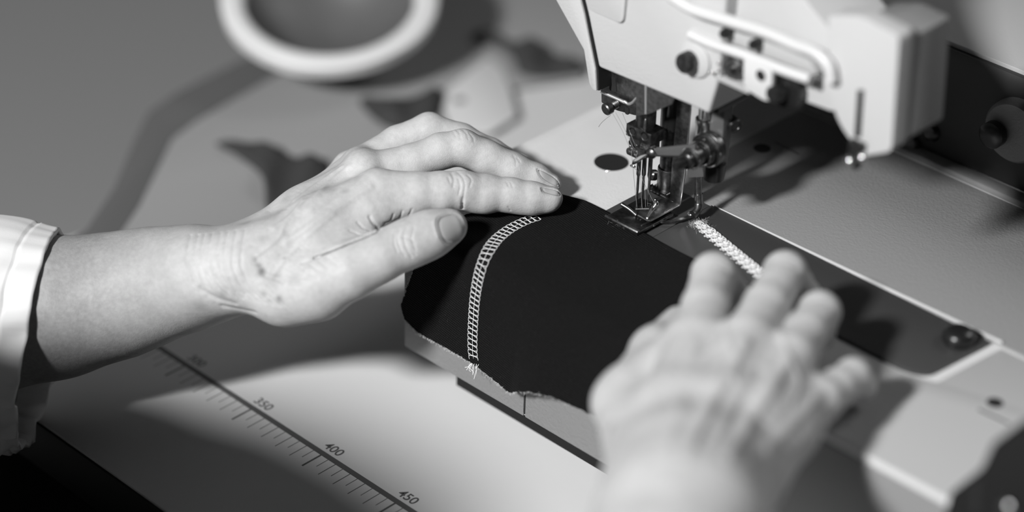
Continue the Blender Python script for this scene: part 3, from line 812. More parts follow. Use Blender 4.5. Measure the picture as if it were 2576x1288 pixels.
# shirt sleeves: gathered cotton tubes
def sleeve(path, rv, rd, upv, cuff_shift, name, wr=1.0, per=26):
    C_ = spline(path, per); n = len(C_); m = 120; vs = []; fs = []
    RV = np.interp(np.arange(n)/per, range(len(rv)), rv); RD = np.interp(np.arange(n)/per, range(len(rd)), rd)
    T = np.gradient(np.array(C_), axis=0); S = np.concatenate([[0], np.cumsum(np.linalg.norm(np.diff(C_, axis=0), axis=1))])
    rows = [(0, .90, 14), (0, .93, 6), (0, .955, .5)] + [(i, 1, 0) for i in range(n)]
    for (i, sc, inset) in rows:
        t = norm(T[i]); e1 = norm(upv-t*(upv@t)); e2 = np.cross(t, e1)
        for k in range(m):
            a = 2*math.pi*k/m; d = S[i]
            fade = math.exp(-d/22)
            lw = (.5-.5*math.cos(a-.25))**1.5
            w = wr*(.5*math.sin(5*a+d*.02)+.45*math.sin(11*a+1+d*.03))*(.4+.6*fade)+wr*(.25+lw)*(1.2*math.sin(17*a+d*.04)+1.1*math.sin(26*a+d*.02))*fade**.6
            w += wr*(.8+2.2*lw)*math.sin(d*.10+2.2*math.sin(2*a)+a)*min(1, d/40)
            low = .5-.5*math.cos(a)                # 1 at the bottom
            w += wr*1.7*low*math.sin(.38*d+14*a)*math.exp(-d/60) + wr*2.4*lw*math.sin(d*.16+5.5*a)*min(1, d/18)
            if abs(d-9.5) < 1.0: w -= .7
            rvv, rdd = RV[i]*sc+w, RD[i]*sc+w
            p = C_[i]+e1*math.cos(a)*rvv+e2*math.sin(a)*rdd - t*(cuff_shift(a)*math.exp(-d/70)) + t*inset
            vs.append(p)
    R = len(rows)
    fs = [(j*m+k, j*m+(k+1) % m, (j+1)*m+(k+1) % m, (j+1)*m+k) for j in range(R-1) for k in range(m)]
    o = obj(name, (vs, fs), MT['shirt'], person, auto=0); return o
camup = -CR[1]
s0, s1 = pd(112, 852, 1.074), pd(-95, 850, 1.076)
def shiftL(a): # towards the hand positive, seen at the top of the ring a=0
    lo = .5-.5*math.cos(a); return lerp(6, -9, lo**1.4)+.8*math.sin(7*a)*lo
sleeve([s0, s1, le+V3(6, 4, 12), (le+lsh)/2, lsh], [50, 57, 60, 62, 66], [34, 40, 50, 60, 62], camup, shiftL, 'shirt_sleeve')
d_ = norm(re_-arm[-1])
sleeve([arm[-1]+d_*10, arm[-1]*.35+re_*.65, re_+V3(0, 0, 8), (re_+rsh)/2, rsh], [48, 52, 54, 60, 66], [48, 52, 54, 60, 62], V3(0, 0, 1), lambda a: 0, 'shirt_sleeve')
# apron and trousers
F = Field((-420, -900, -370), (280, -100, 250), 6.)
F.chain([lsh+TA*40+V3(0, 0, 8), tp_(-10, -10, 110), rsh-TA*40+V3(0, 0, 8)], [58, 67, 58], 30)
for sx in (-1, 1): F.chain([tp_(sx*75, -12, 75-sx*28), tp_(sx*72, -16, -60), tp_(sx*77, -20, -230)], [100, 96, 110], 50)
F.chain([tp_(-80, 60, -205), KN[-1]+V3(10, -60, 62)], [40, 34], 30); F.chain([tp_(80, 60, -205), KN[1]+V3(-10, -60, 62)], [40, 34], 30); F.chain([tp_(0, 60, -200), V3(-95, -200, -205)], [70, 40], 40)
for f in (.25, .5, .75, 1): F.chain([tp_(-80, 60, -205)*(1-f)+(KN[-1]+V3(10, -60, 62))*f, tp_(80, 60, -205)*(1-f)+(KN[1]+V3(-10, -60, 62))*f], [34, 34], 40)
VA, QA = F.mesh(); ap = obj('apron', (VA, QA), MT['apron'], person, auto=0, label='black apron bib')
F = Field((-420, -900, -380), (360, -10, -130), 6.)
for sx in (-1, 1): F.chain([tp_(sx*85, -20, -246), KN[sx]], [90, 80], 30)
VT, QT = F.mesh(); obj('trousers', (VT, QT), MT['apron'], person, auto=0, label='black trousers')

# ---------------------------------------------------------------- sewing machine: head
def xz(pts, Y): return [(py(u, v, Y)[0], py(u, v, Y)[2]) for u, v in pts]
bm = NB()
add_prism(bm, [(-32.3, 66.6), (22.5, 68.5), (32.0, 68.4), (36.0, 86.8), (38, 178), (-75, 178), (-40.0, 90.0)], 1, -5, 58, bev=1.5, seg=3)
head = obj('head', bm, MT['paint'], mach)
bm = NB(); add_prism(bm, [(-32.9, 66), (-31.5, 55.4), (-34.0, 55.0), (-36.2, 57.6), (-40.4, 73), (-58, 91), (-96, 132), (-96, 178), (-76, 178), (-40.9, 90)], 1, -6.5, 52, bev=.8, seg=2); obj('end_cover', bm, MT['paint'], head)
bm = NB(); add_prism(bm, [(-31.9, 55.6), (-30.6, 55.8), (-31.7, 66), (-40.0, 90.5), (-75, 178), (-77, 178), (-40.8, 90.3), (-33.0, 65)], 1, -5.6, 51); obj('cover_gap', bm, MT['hole'], head)
bm = NB(); add_prism(bm, rounded(xz([(1478, 22), (1568, 62), (1580, -60), (1470, -110)], -6.2), [3, 4, 2, 2]), 1, -6.6, -4, bev=.8); obj('face_panel', bm, MT['paint'], head)
# dark cavity and castings under the head
bm = NB(); add_box(bm, (-31, 3, 65), (31, 52, 70), .5); obj('head_underside', bm, MT['black'], head)
# arm running to the right with the thread cover block
tz = py(2200, 65, 26)[2]
bm = NB(); add_prism(bm, rounded([(30, 86), (92, 90), (96, tz-4), (60, tz+20), (30, tz+44)], [0, 3, 4, 10, 0]), 1, 3, 40, bev=2.5, seg=3); arm_o = obj('arm', bm, MT['paint'], mach)
bm = NB(); add_prism(bm, rounded(xz([(2083, 40), (2160, 40), (2262, 92), (2242, 382), (2168, 394), (2106, 305), (2085, 230)], -6), [2, 3, 3, 3, 3, 8, 6]), 1, -6, 4, bev=1.4, seg=3); blk = obj('thread_cover', bm, MT['paint'], mach)
bm = NB(); add_prism(bm, rounded(xz([(2112, 75), (2180, 75), (2255, 112), (2240, 376), (2168, 388), (2112, 300)], -6), 2), 1, 3.5, 30, bev=1.2, seg=2); obj('cover_box', bm, MT['cover'], blk, label='dark grey box behind the white cover')
s_ = xz([(2158, 226), (2174, 226), (2166, 345), (2150, 345)], -6)
bm = NB(); add_prism(bm, s_, 1, -6.3, -3); obj('cover_slot', bm, MT['hole'], blk)
for u, v, r in ((2158, 372, 3.2),):
    p = py(u, v, -7); bm = NB(); add_lathe(bm, p-V3(0, 0, 6), (0, 0, 1), [(-3, 2), (0, 2.6), (2, 3.6), (9, 3.6)], 20); obj('cover_stud', bm, MT['black'], blk)
for u, v in ((2150, 398), (2181, 390)):
    p = py(u, v, -7); bm = NB(); add_ball(bm, p-V3(0, 3, 0), 2.1, 20); obj('stud_end', bm, MT['chrome'], blk)
# guide bar and thread guide plates on the front of the arm
bm = NB(); gb = spline([py(u, v, -9) for u, v in [(1690, -8), (1740, 22), (1800, 42), (1860, 60), (1930, 82), (2000, 112), (2052, 132), (2084, 164), (2092, 205)]], 6)
add_tube(bm, gb, 2.7, 14); obj('guide_bar', bm, MT['white_plastic'], arm_o)
bm = NB(); gb = spline([py(u, v, -6) for u, v in [(1736, 86), (1790, 110), (1850, 130), (1900, 148), (1970, 176), (2040, 200)]], 6)
add_tube(bm, gb, 2.3, 12); obj('lower_guide_bar', bm, MT['white_plastic'], arm_o)
bm = NB(); add_prism(bm, rounded(xz([(1692, 22), (1730, 70), (1800, 92), (1990, 165), (2060, 190), (2040, 150), (1900, 92), (1780, 50)], -3), 2), 1, -3.5, 4, bev=.5); obj('guide_plate', bm, MT['grey_plastic'], arm_o)
for u, v in ((1820, 86), (1893, 114)):
    p = py(u, v, -8); bm = NB(); add_lathe(bm, p+V3(0, 5, 0), (0, -1, 0), [(0, 2.3), (5, 2.3), (6, 1.6)], 20); obj('thread_stud', bm, MT['black'], arm_o)
p = py(1772, 57, -3); bm = NB(); add_lathe(bm, p, (0, -1, 0), [(0, 1.2), (1.5, .9)], 16); obj('small_screw', bm, MT['dark_steel'], arm_o)
# slotted tension screw on a white boss, grey tension disc, white eyelet bracket, black tension knob
p = py(1752, 150, -5); bm = NB(); add_lathe(bm, p+V3(0, 0, 0), (0, -1, 0), [(0, 8.2), (1.2, 8.0), (1.8, 7.0)], 32); boss = obj('tension_boss', bm, MT['paint'], head)
p = py(1738, 152, -6.5); bm = NB(); add_lathe(bm, p, (0, -1, 0), [(0, 4.7), (4.6, 4.7), (5.4, 4.1)], 28); sc = obj('tension_screw', bm, MT['dark_steel'], head)
bm = NB(); add_box(bm, p+V3(-.6, -5.6, -4), p+V3(.6, -5, 4)); obj('screw_slot', bm, MT['hole'], sc)
p = py(1848, 172, -2); bm = NB(); add_lathe(bm, p, (0, -1, 0), [(0, 5.2), (1, 5.4), (2, 4.6), (2.2, 2.0), (5, 1.8)], 28); obj('tension_disc', bm, MT['steel'], arm_o)
bm = NB(); add_prism(bm, rounded(xz([(1876, 140), (1948, 162), (1946, 252), (1926, 250), (1876, 218)], -7), [3, 3, 3, 3, 3]), 1, -8.5, -5.5, bev=.8); br = obj('eyelet_bracket', bm, MT['white_plastic'], arm_o)
p = py(1914, 190, -8.5); bm = NB(); add_cyl(bm, p+V3(0, .6, 0), p+V3(0, -.15, 0), 2.5, n=24); obj('eyelet', bm, MT['hole'], br)
p = py(1990, 215, 3); bm = NB(); add_lathe(bm, p, (0, -1, 0), [(0, 8.5), (2, 9), (5, 9), (6, 7), (6.2, 4), (12, 3.8), (13, 3)], 30); obj('tension_knob', bm, MT['black'], arm_o)
for u, v in ((1788, 182), (1808, 160), (1804, 180)):
    p = py(u, v, -8); bm = NB(); add_ball(bm, p, .9, 12); obj('guide_pin', bm, MT['chrome'], arm_o)
bm = NB(); a, b = py(1800, 190, -6), py(1884, 232, -6); add_box(bm, (a[0], -6, min(a[2], b[2])-1.2), (b[0], 2, min(a[2], b[2])+1.2), .4); obj('guide_strip', bm, MT['grey_plastic'], arm_o)

# ---------------------------------------------------------------- needle bar, clamp and needles
def q0(u, v, Y=0): return py(u, v, Y)
nb = q0(1625, 300, 1)
bm = NB(); add_cyl(bm, (nb[0], 1, nb[2]-8), (nb[0], 1, 72), 4.6, n=28); nbar = obj('needle_bar', bm, MT['dark_steel'], mach)
A, B, Cc = q0(1575, 312, -4.5), q0(1638, 337, -4.5), q0(1638, 385, -4.5)
cb = NB(); zt = (A[2]+B[2])/2
add_box(cb, (A[0], -4.5, zt-6.2), (B[0], 5, zt), .5)
add_box(cb, (A[0]+2.0, -4.0, zt-13), (B[0]-1.5, 4, zt-5.8), .4)
clamp = obj('needle_clamp', cb, MT['dark_steel'], nbar)
for u, v, r, Y in ((1592, 331, 2.1, -4.5), (1622, 343, 2.2, -4.5), (1605, 358, 1.9, -4.0), (1590, 361, 1.7, -4.0), (1616, 373, 1.8, -4.0)):
    p = py(u, v, Y); bm = NB(); add_lathe(bm, p+V3(0, .4, 0), (0, -1, 0), [(0, r+.3), (.55, r+.3), (.6, r), (.45, r*.9)], 20); sc_ = obj('set_screw', bm, MT['dark_steel'], clamp)
    bm = NB(); add_cyl(bm, p+V3(0, .2, 0), p+V3(0, -.22, 0), r*.72, n=6); obj('socket', bm, MT['hole'], sc_)
p = q0(1632, 318, 1); bm = NB(); add_lathe(bm, (p[0]+1, -2.5, zt-1), (0, 0, 1), [(0, 1.0), (5.5, .9), (6.4, .4)], 14); obj('clamp_pin', bm, MT['steel'], clamp)
for ub, ut, Y in ((1608, 1601, -1.5), (1620, 1616, .6), (1634, 1632, 2.4)):
    b = pz(ub, 532, 2.0); t = py(ut, 395, b[1])
    X = (b[0]+t[0])/2
    bm = NB(); add_lathe(bm, (X, b[1], -2), (0, 0, 1), [(0, .1), (2, .48), (14, .52), (15, .62), (22, .62), (23, 1.0), (36, 1.0)], 14); obj('needle', bm, MT['steel'], clamp)
# thread guide plate with two eyelets, bright bracket and ring
bm = NB(); add_prism(bm, rounded(xz([(1577, 374), (1586, 367), (1624, 389), (1612, 402), (1578, 386)], -6.5), [1, 1, .5, .5, 1]), 1, -7.1, -6.3, bev=.15); tg = obj('thread_guide', bm, MT['steel'], clamp)
bm = NB(); add_prism(bm, xz([(1600, 368), (1622, 380), (1622, 396), (1600, 384)], -6.3), 1, -6.4, -3.5); obj('guide_arm', bm, MT['dark_steel'], tg)
def torus_path(c, r, axis, n=20):
    u, w, _ = frame(axis); return [np.array(c)+(u*math.cos(2*math.pi*k/n)+w*math.sin(2*math.pi*k/n))*r for k in range(n+1)]
for u, v in ((1586, 377), (1599, 385)):
    p = py(u, v, -7.2); bm = NB(); add_tube(bm, torus_path(p, 1.05, (0, 1, 0)), .32, 8); eo = obj('eyelet', bm, MT['chrome'], tg)
    bm = NB(); add_cyl(bm, p+V3(0, .5, 0), p+V3(0, -.05, 0), .95, n=16); obj('eyelet_hole', bm, MT['hole'], eo)
bm = NB(); add_prism(bm, rounded(xz([(1600, 398), (1618, 388), (1634, 384), (1633, 389), (1604, 410), (1596, 410)], -7.5), .4), 1, -9.5, -7.3, bev=.15); obj('bright_bracket', bm, MT['chrome'], tg, label='bright polished bracket')
bm = NB(); p = py(1592, 418, -8); add_tube(bm, torus_path(p, 1.1, (0, .4, 1)), .38, 8); obj('thread_ring', bm, MT['chrome'], tg)
# flat link to the spreader spindle
bm = NB(); add_prism(bm, xz([(1648, 372), (1752, 361), (1750, 392), (1650, 390)], -5), 1, -5.8, -4.2, bev=.2); lk = obj('spreader_link', bm, MT['housing'], mach, label='flat grey link plate')
bm = NB(); a, b = py(1648, 391, -6), py(1752, 394, -6); add_tube(bm, [a, b], .55, 8); obj('link_rim', bm, MT['chrome'], lk)
p = py(1640, 385, -6); bm = NB(); add_lathe(bm, p, (0, -1, 0), [(0, 2.6), (1.2, 2.6), (2.0, 1.8), (2.3, .6)], 20); obj('link_screw', bm, MT['dark_steel'], lk)

# ---------------------------------------------------------------- spreader spindle
s0_ = py(1792, 370, 9)
bm = NB(); add_lathe(bm, s0_, (0, -1, 0), [(-2, 5.5), (0, 8.0), (3.4, 8.2), (4.2, 7.4), (4.4, 6.2), (7.5, 6.2), (8.3, 5.6), (8.4, 4.4), (12, 4.4), (12.6, 5.2), (14.2, 5.2), (15, 4.2), (15.2, 3.4)], 36); spn = obj('spreader_spindle', bm, MT['dark_steel'], mach)
bm = NB(); add_lathe(bm, s0_+V3(0, -15, 0), (0, -1, 0), [(0, 3.6), (1, 3.9), (3.4, 3.9), (4, 3.2), (4.2, 2.4), (9.4, 2.3), (10.4, 1.7)], 24); obj('spindle_knob', bm, MT['black'], spn)
for h, r in ((4.0, 7.8), (8.2, 5.7), (14.6, 4.8)):
    bm = NB(); add_tube(bm, torus_path(s0_+V3(0, -h, 0), r, (0, 1, 0), 40), .5, 8); obj('spindle_ring', bm, MT['chrome'], spn)
# housing, bar, chrome cylinder and black screw behind the spindle
bm = NB(); add_prism(bm, rounded(xz([(1800, 262), (1830, 262), (1826, 336), (1812, 440), (1736, 443), (1738, 380), (1792, 334)], 12), [1, 1, 2, 4, 2, 2, 2]), 1, 10, 16, bev=.5); hs = obj('spreader_housing', bm, MT['housing'], mach)
p = py(1770, 355, 11); bm = NB(); add_lathe(bm, p, (0, 0, 1), [(-4, 4.0), (8.5, 4.0), (9.3, 4.3), (11.5, 4.3), (12.2, 3.2), (22, 3.2)], 26); obj('guide_post', bm, MT['chrome'], hs)
p = py(1797, 428, 11); bm = NB(); add_lathe(bm, p-V3(0, 0, 5), (0, 0, 1), [(0, 3.2), (.8, 4.6), (5, 5.0), (9, 5.0)], 22); obj('knurled_nut', bm, MT['black'], hs)
p = py(1834, 302, 18); bm = NB(); add_lathe(bm, p, (.95, -.3, -.12), [(0, 3.2), (4.5, 3.6), (5, 3.6), (5.6, 3.2), (5.5, 2.4), (5.0, 2.2)], 26); obj('locking_screw', bm, MT['black'], hs)
bm = NB(); p = py(1834, 302, 18)+norm((.95, -.3, -.12))*5.2; add_tube(bm, torus_path(p, 3.4, (.95, -.3, -.12), 30), .25, 6); obj('screw_rim', bm, MT['steel'], hs)
# spreader rod with a bent foot and curved blade
e0 = py(1757, 442, 12); e1 = py(1757, 487, 12); e2 = py(1758, 512, 12)
bm = NB(); add_cyl(bm, e0, e1, 1.65, n=18); add_tube(bm, spline([e1, e1*.5+e2*.5, e2, py(1756, 526, 10.5), py(1748, 536, 8.5), py(1742, 540, 7)], 6), 1.95, 16); rod = obj('spreader_rod', bm, MT['steel'], mach)
blade = spline([pz(1744, 538, 4.6), pz(1722, 549, 4.0), pz(1696, 556, 3.6), pz(1668, 558, 3.4), pz(1646, 553, 3.4)], 8)
vs = []; fs = []
for i, p in enumerate(blade):
    w = 1.3*(1-.75*i/len(blade)); vs += [p+V3(-.6, w, .35), p+V3(.6, -w, .35), p+V3(.6, -w, -.35), p+V3(-.6, w, -.35)]
for i in range(len(blade)-1):
    for k in range(4): fs.append((i*4+k, i*4+(k+1) % 4, i*4+4+(k+1) % 4, i*4+4+k))
fs += [(3, 2, 1, 0), tuple(len(vs)-4+k for k in range(4))]
obj('spreader_blade', (vs, fs), MT['steel'], rod)
bm = NB(); p = pz(1738, 538, 5.5); add_lathe(bm, p, (-.2, -.6, .8), [(0, 1.5), (.8, 1.5), (1.2, .9)], 16); obj('blade_screw', bm, MT['chrome'], rod)

# ---------------------------------------------------------------- presser bar and presser foot
pb = py(1679, 470, 14)
bm = NB(); add_cyl(bm, (pb[0], 14, 9), (pb[0], 14, 70), 4.2, n=28); pbar = obj('presser_bar', bm, MT['dark_steel'], mach)
zc0, zc1 = py(1679, 490, 14)[2]-3, py(1679, 432, 10)[2]
bm = NB(); add_cyl(bm, (pb[0], 14, max(zc0, 6)), (pb[0], 14, zc1), 5.0, n=30, bev=.5); obj('foot_collar', bm, MT['steel'], pbar)
zu = py(1684, 332, 10)[2]
bm = NB(); add_cyl(bm, (pb[0], 14, zu), (pb[0], 14, 72), 5.2, n=28, bev=.4); obj('bar_bushing', bm, MT['black'], pbar)
foot = None
fl_, fr_, bk_ = pz(1520, 546, 4.2), pz(1602, 588, 4.2), pz(1700, 540, 4.2)
y0 = (fl_[1]+fr_[1])/2; x0, x1 = fl_[0], fr_[0]; y1 = bk_[1]
bm = NB(); add_prism(bm, [(y0, 3.1), (y0+1.6, 2.95), (y1, 2.95), (y1, 4.3), (y0+1.8, 4.3), (y0+.6, 5.4), (y0, 4.7)], 0, x0, x1, bev=.2)
foot = obj('presser_foot', bm, MT['steel'], mach)
bm = NB(); add_box(bm, (x0+8.2, y0-.12, 3.2), (x0+10.2, y0+.4, 4.6)); obj('foot_notch', bm, MT['hole'], foot)
bm = NB(); add_box(bm, (x0+1.0, y0+2.5, 4.25), (x1-.8, y0+9, 4.6), .15); obj('foot_sole', bm, MT['dark_steel'], foot)
bm = NB(); add_box(bm, (x1-3.2, y0+6, 4.2), (x1-2.4, y1-1, 4.9), .2); obj('sole_rail', bm, MT['steel'], foot)
f1, f2, f3 = pz(1626, 553, 6.5), pz(1718, 517, 6.5), pz(1604, 541, 6.5)
yb = f2[1]; xr = (f1[0]+f2[0])/2+.4; xl = f3[0]
bm = NB(); add_prism(bm, [(xl, f3[1]), (xr-.6, f1[1]), (xr, f1[1]+1.0), (xr, yb), (xl-2, yb), (xl-2, f3[1]+4)], 2, 5.9, 6.7, bev=.12); shelf = obj('foot_shelf', bm, MT['steel'], foot, label='scratched steel shelf of the presser foot')
wt = py(1736, 300, yb)
bm = NB(); add_prism(bm, [(xr-6.2, 6.0), (xr, 6.0), (xr+1.6, 24), (xr+2.4, 66.5), (xr-5.0, 66.5), (xr-6.2, 26)], 1, yb-.8, yb, bev=.15); obj('foot_shank', bm, MT['steel'], foot, label='scratched steel shank plate')
bm = NB(); add_tube(bm, [V3(xr+2.5, yb-.6, 66.5), V3(xr+1.7, yb-.6, 24), V3(xr+.2, yb-.6, 7.2), V3(xr+.1, yb-1.6, 6.5), V3(xr-.1, f1[1]+.6, 6.5), V3(xr-.9, f1[1]-.2, 6.5), V3(xl+.2, f3[1]-.1, 6.5)], .34, 8); obj('foot_rim', bm, MT['chrome'], foot)
bm = NB(); a, b = pz(1564, 514, 7.5), pz(1601, 541, 4.6); add_tube(bm, spline([a, a*.5+b*.5+V3(0, 0, .4), b], 6), [1.0]*4+[.9]*9, 10); obj('foot_lever', bm, MT['steel'], foot)
bm = NB(); add_tube(bm, spline([pz(1649, 506, 11), pz(1651, 514, 10), pz(1640, 528, 8.0), pz(1628, 549, 6.8)], 6), [.8, .9, 1.0, 1.1, 1.2, 1.2, 1.2, 1.2, 1.1, 1.0, 1.0, .9, .9, .8, .8, .7, .6, .5, .4], 10); obj('foot_finger', bm, MT['chrome'], foot)
bm = NB(); add_lathe(bm, pz(1649, 505, 11)-V3(0, 0, 1), (0, 0, 1), [(0, 1.0), (1.6, 1.0), (2.1, .6)], 14); obj('finger_pin', bm, MT['steel'], foot)
bm = NB(); add_box(bm, (pb[0]-6, 10, 6.6), (pb[0]+4, yb-1, 9.0), .8, 3); obj('foot_hinge', bm, MT['dark_steel'], foot)
p = V3(pb[0]-8.5, 13, 11.5); bm = NB(); add_lathe(bm, p+V3(0, 2, 0), (-.3, -1, .3), [(0, 2.6), (2.5, 2.6), (3.2, 1.8)], 18); obj('hinge_screw', bm, MT['black'], foot)

# ---------------------------------------------------------------- steel bracket, spring screw and wire at the left of the head
bm = NB(); add_prism(bm, rounded(xz([(1512, 165), (1622, 205), (1622, 284), (1600, 291), (1574, 284), (1552, 278), (1513, 258)], 3), .8), 1, 3, 16, bev=.4); lb = obj('take_up_bracket', bm, MT['steel'], mach)
bm = NB(); add_tube(bm, [py(1625, 286, -4.4), py(1625, 212, -4.4)], .6, 10); obj('bracket_post', bm, MT['bright_steel'], lb)
bm = NB(); add_prism(bm, xz([(1600, 200), (1629, 208), (1700, 244), (1690, 262), (1634, 286), (1602, 291)], -4), 1, -4.2, -3.9); obj('bracket_web', bm, MT['steel'], lb)
for pts, nm in (([(1530, 190), (1548, 196), (1552, 232), (1534, 228)], 'bracket_slot'), ([(1572, 268), (1582, 272), (1582, 290), (1572, 286)], 'bracket_notch')):
    bm = NB(); add_prism(bm, rounded(xz(pts, 2.9), 1.2), 1, 2.8, 3.4); obj(nm, bm, MT['hole'], lb)
bm = NB(); a, b = py(1512, 230, 1), py(1574, 258, 1); add_tube(bm, [a, b], .8, 10); obj('bracket_lip', bm, MT['bright_steel'], lb)
a = py(1522, 277, -4); d = norm((.1, 1, .15))
prof = [(0, 2.4), (.5, 2.9), (3.0, 2.9), (3.4, 2.1)]
for k in range(11): prof += [(3.6+k*.75, 1.75), (3.95+k*.75, 2.15), (4.25+k*.75, 1.75)]
bm = NB(); add_lathe(bm, a, d, prof, 22); obj('spring_screw', bm, MT['steel'], lb)
bm = NB(); add_tube(bm, spline([py(1571, 255, -1), py(1580, 261, -1), py(1590, 258, -1), py(1600, 248, -1), py(1611, 238, -1)], 6), .62, 10); obj('bent_wire', bm, MT['bright_steel'], lb)

# ---------------------------------------------------------------- threads on the machine
def thread(pts, r=.09, name='needle_thread', par=mach):
    obj(name, tube_vf(spline(pts, 6), r, 5), MT['needle_thread'], par, auto=0)
thread([py(1540, 283, -3), py(1566, 330, -5), py(1586, 377, -7.2)])
thread([py(1549, 283, -3), py(1574, 330, -5), py(1599, 385, -7.2)])
thread([py(1566, 285, 2), py(1584, 330, -5), py(1600, 372, -5)])
thread([py(1588, 380, -7.5), py(1592, 418, -8), py(1597, 470, -4), pz(1603, 524, 4)])
thread([py(1599, 388, -7.5), py(1612, 440, -6), py(1630, 480, -4), py(1650, 520, -2)])
thread([py(1592, 420, -8), py(1610, 440, -5), py(1613, 490, -2), pz(1616, 528, 4)])
thread([py(1617, 410, -3), py(1622, 460, -1), pz(1624, 528, 5)])
thread([pz(1599, 526, 8), pz(1616, 525.5, 8), pz(1633, 525, 8)], .25)
thread([py(1536, 290, -3), py(1524, 299, -4), py(1513, 309, -4), py(1506, 319, -4)], .12, 'loose_thread')
paths = []
for k in range(170):
    c = (py(1640+rng.normal(0, 12), 374+rng.normal(0, 4), -6) if k < 60 else (pz(1596+rng.normal(0, 26), 560+rng.normal(0, 7), 4.0) if k < 160 else pz(1660+rng.normal(0, 22), 520+rng.normal(0, 8), 6.9)))
    paths.append([c+rng.normal(0, .5, 3)*V3(1, 1, .4), c+rng.normal(0, .5, 3)*V3(1, 1, .5), c+rng.normal(0, .8, 3)*V3(1, 1, .5)])
obj('lint', tubes_vf(paths, .028, 3), MT['grey_plastic'], mach, auto=0)['kind'] = 'stuff'
paths = []
for k in range(220):
    l = abs(rng.normal(0, 4)); c = chain_at(l, rng.normal(0, 2.2), rng.uniform(0, 1)); paths.append([c, c+rng.normal(0, .6, 3), c+rng.normal(0, .9, 3)])
lo_ = obj('lint_tuft', tubes_vf(paths, .04, 3), MT['lint'], ch, auto=0); lo_['kind'] = 'stuff'

# ---------------------------------------------------------------- rear of the machine, black parts
zh = float(np.mean([py(u, v, 142)[2] for u, v in ((2330, 68), (2450, 125), (2560, 188))]))
bm = NB(); add_prism(bm, rounded([(-30, 1), (420, 1), (420, zh), (-30, zh)], [2, 2, 6, 6]), 1, 142, 245, bev=3, seg=3); rh = obj('rear_housing', bm, MT['cover2'], mach, label='grey rear housing')
bm = NB(); add_prism(bm, rounded([(-26, 3), (418, 3), (418, zh-2), (-26, zh-2)], [2, 2, 6, 6]), 1, 139, 142.5, bev=1, seg=2); obj('front_cover', bm, MT['rear'], rh, label='black front cover of the rear housing')
p = py(2526, 322, 138)
bm = NB(); add_lathe(bm, p+V3(7, 0, 2), (0, -1, 0), [(-2, 15.5), (3, 15.5), (5, 14), (5.5, 9)], 40); dl = obj('dial', bm, MT['cover'], rh)
bm = NB(); add_lathe(bm, p+V3(0, -7, 0), (0, -1, 0), [(0, 6.4), (4, 6.4), (5.5, 4.5)], 28); obj('dial_knob', bm, MT['black'], dl)
for u, v in ((2298, 362), (2345, 335)):
    p = py(u, v, 138); bm = NB(); add_lathe(bm, p, (0, -1, .4), [(-4, 4), (1, 4), (3, 2.5)], 20); obj('housing_bolt', bm, MT['steel'], rh)
# black bracket with a knob hanging on the front of the bed
bm = NB(); add_prism(bm, rounded(xz([(2375, 1300), (2392, 1240), (2470, 1178), (2500, 1112), (2576, 1082), (2720, 1140), (2720, 1400), (2375, 1400)], -92), 2), 1, -92, -74.2, bev=2, seg=3); fb = obj('front_bracket', bm, MT['black_matte'], mach, label='black bracket on the bed front')
bm = NB(); add_prism(bm, xz([(2448, 1210), (2470, 1200), (2466, 1290), (2444, 1290)], -92), 1, -92.4, -91); obj('bracket_slot', bm, MT['hole'], fb)
p = py(2540, 1276, -92); bm = NB(); add_lathe(bm, p, (0, -1, 0), [(0, 3.5), (2, 3.5), (3, 2.4)], 20); obj('bracket_screw', bm, MT['steel'], fb)

# ---------------------------------------------------------------- bowl and cloth scraps at the back of the table
bc = pz(830, -2, TZ+46); BR = 63.5                     # rim centre; the bowl leans towards the front on the folded sheet
bq = Matrix.Rotation(math.radians(15), 3, Vector(CR[0])); bn = np.array(bq @ Vector((0, 0, 1)))
if bn @ CR[2] > 0: bq = Matrix.Rotation(math.radians(-15), 3, Vector(CR[0])); bn = np.array(bq @ Vector((0, 0, 1)))
bl = bc - bn*36
bowl = thing('bowl', 'wide white bowl with a grey inside leaning at the back of the table', 'bowl', bl)
bm = NB(); add_lathe(bm, bl, (0, 0, 1), [(0, 24), (2, 27), (14, 44), (26, 57), (32, 63.5), (36, BR), (39, BR+.5), (41, BR-2), (41, BR-10), (39, BR-12.5), (34, BR-13.5), (22, 41), (8, 24), (5, .1)], 80); obj('shell', bm, MT['white_plastic'], bowl)
bm = NB(); add_lathe(bm, bl, (0, 0, 1), [(5.3, .1), (8.2, 23.5), (22.2, 40.4), (34, BR-14.1), (33.2, BR-14.6), (22.6, 39.6), (9, 22.8), (6, .1)], 72, caps=False); obj('lining', bm, MT['bowl_inside'], bowl)
bowl.rotation_euler = bq.to_euler()

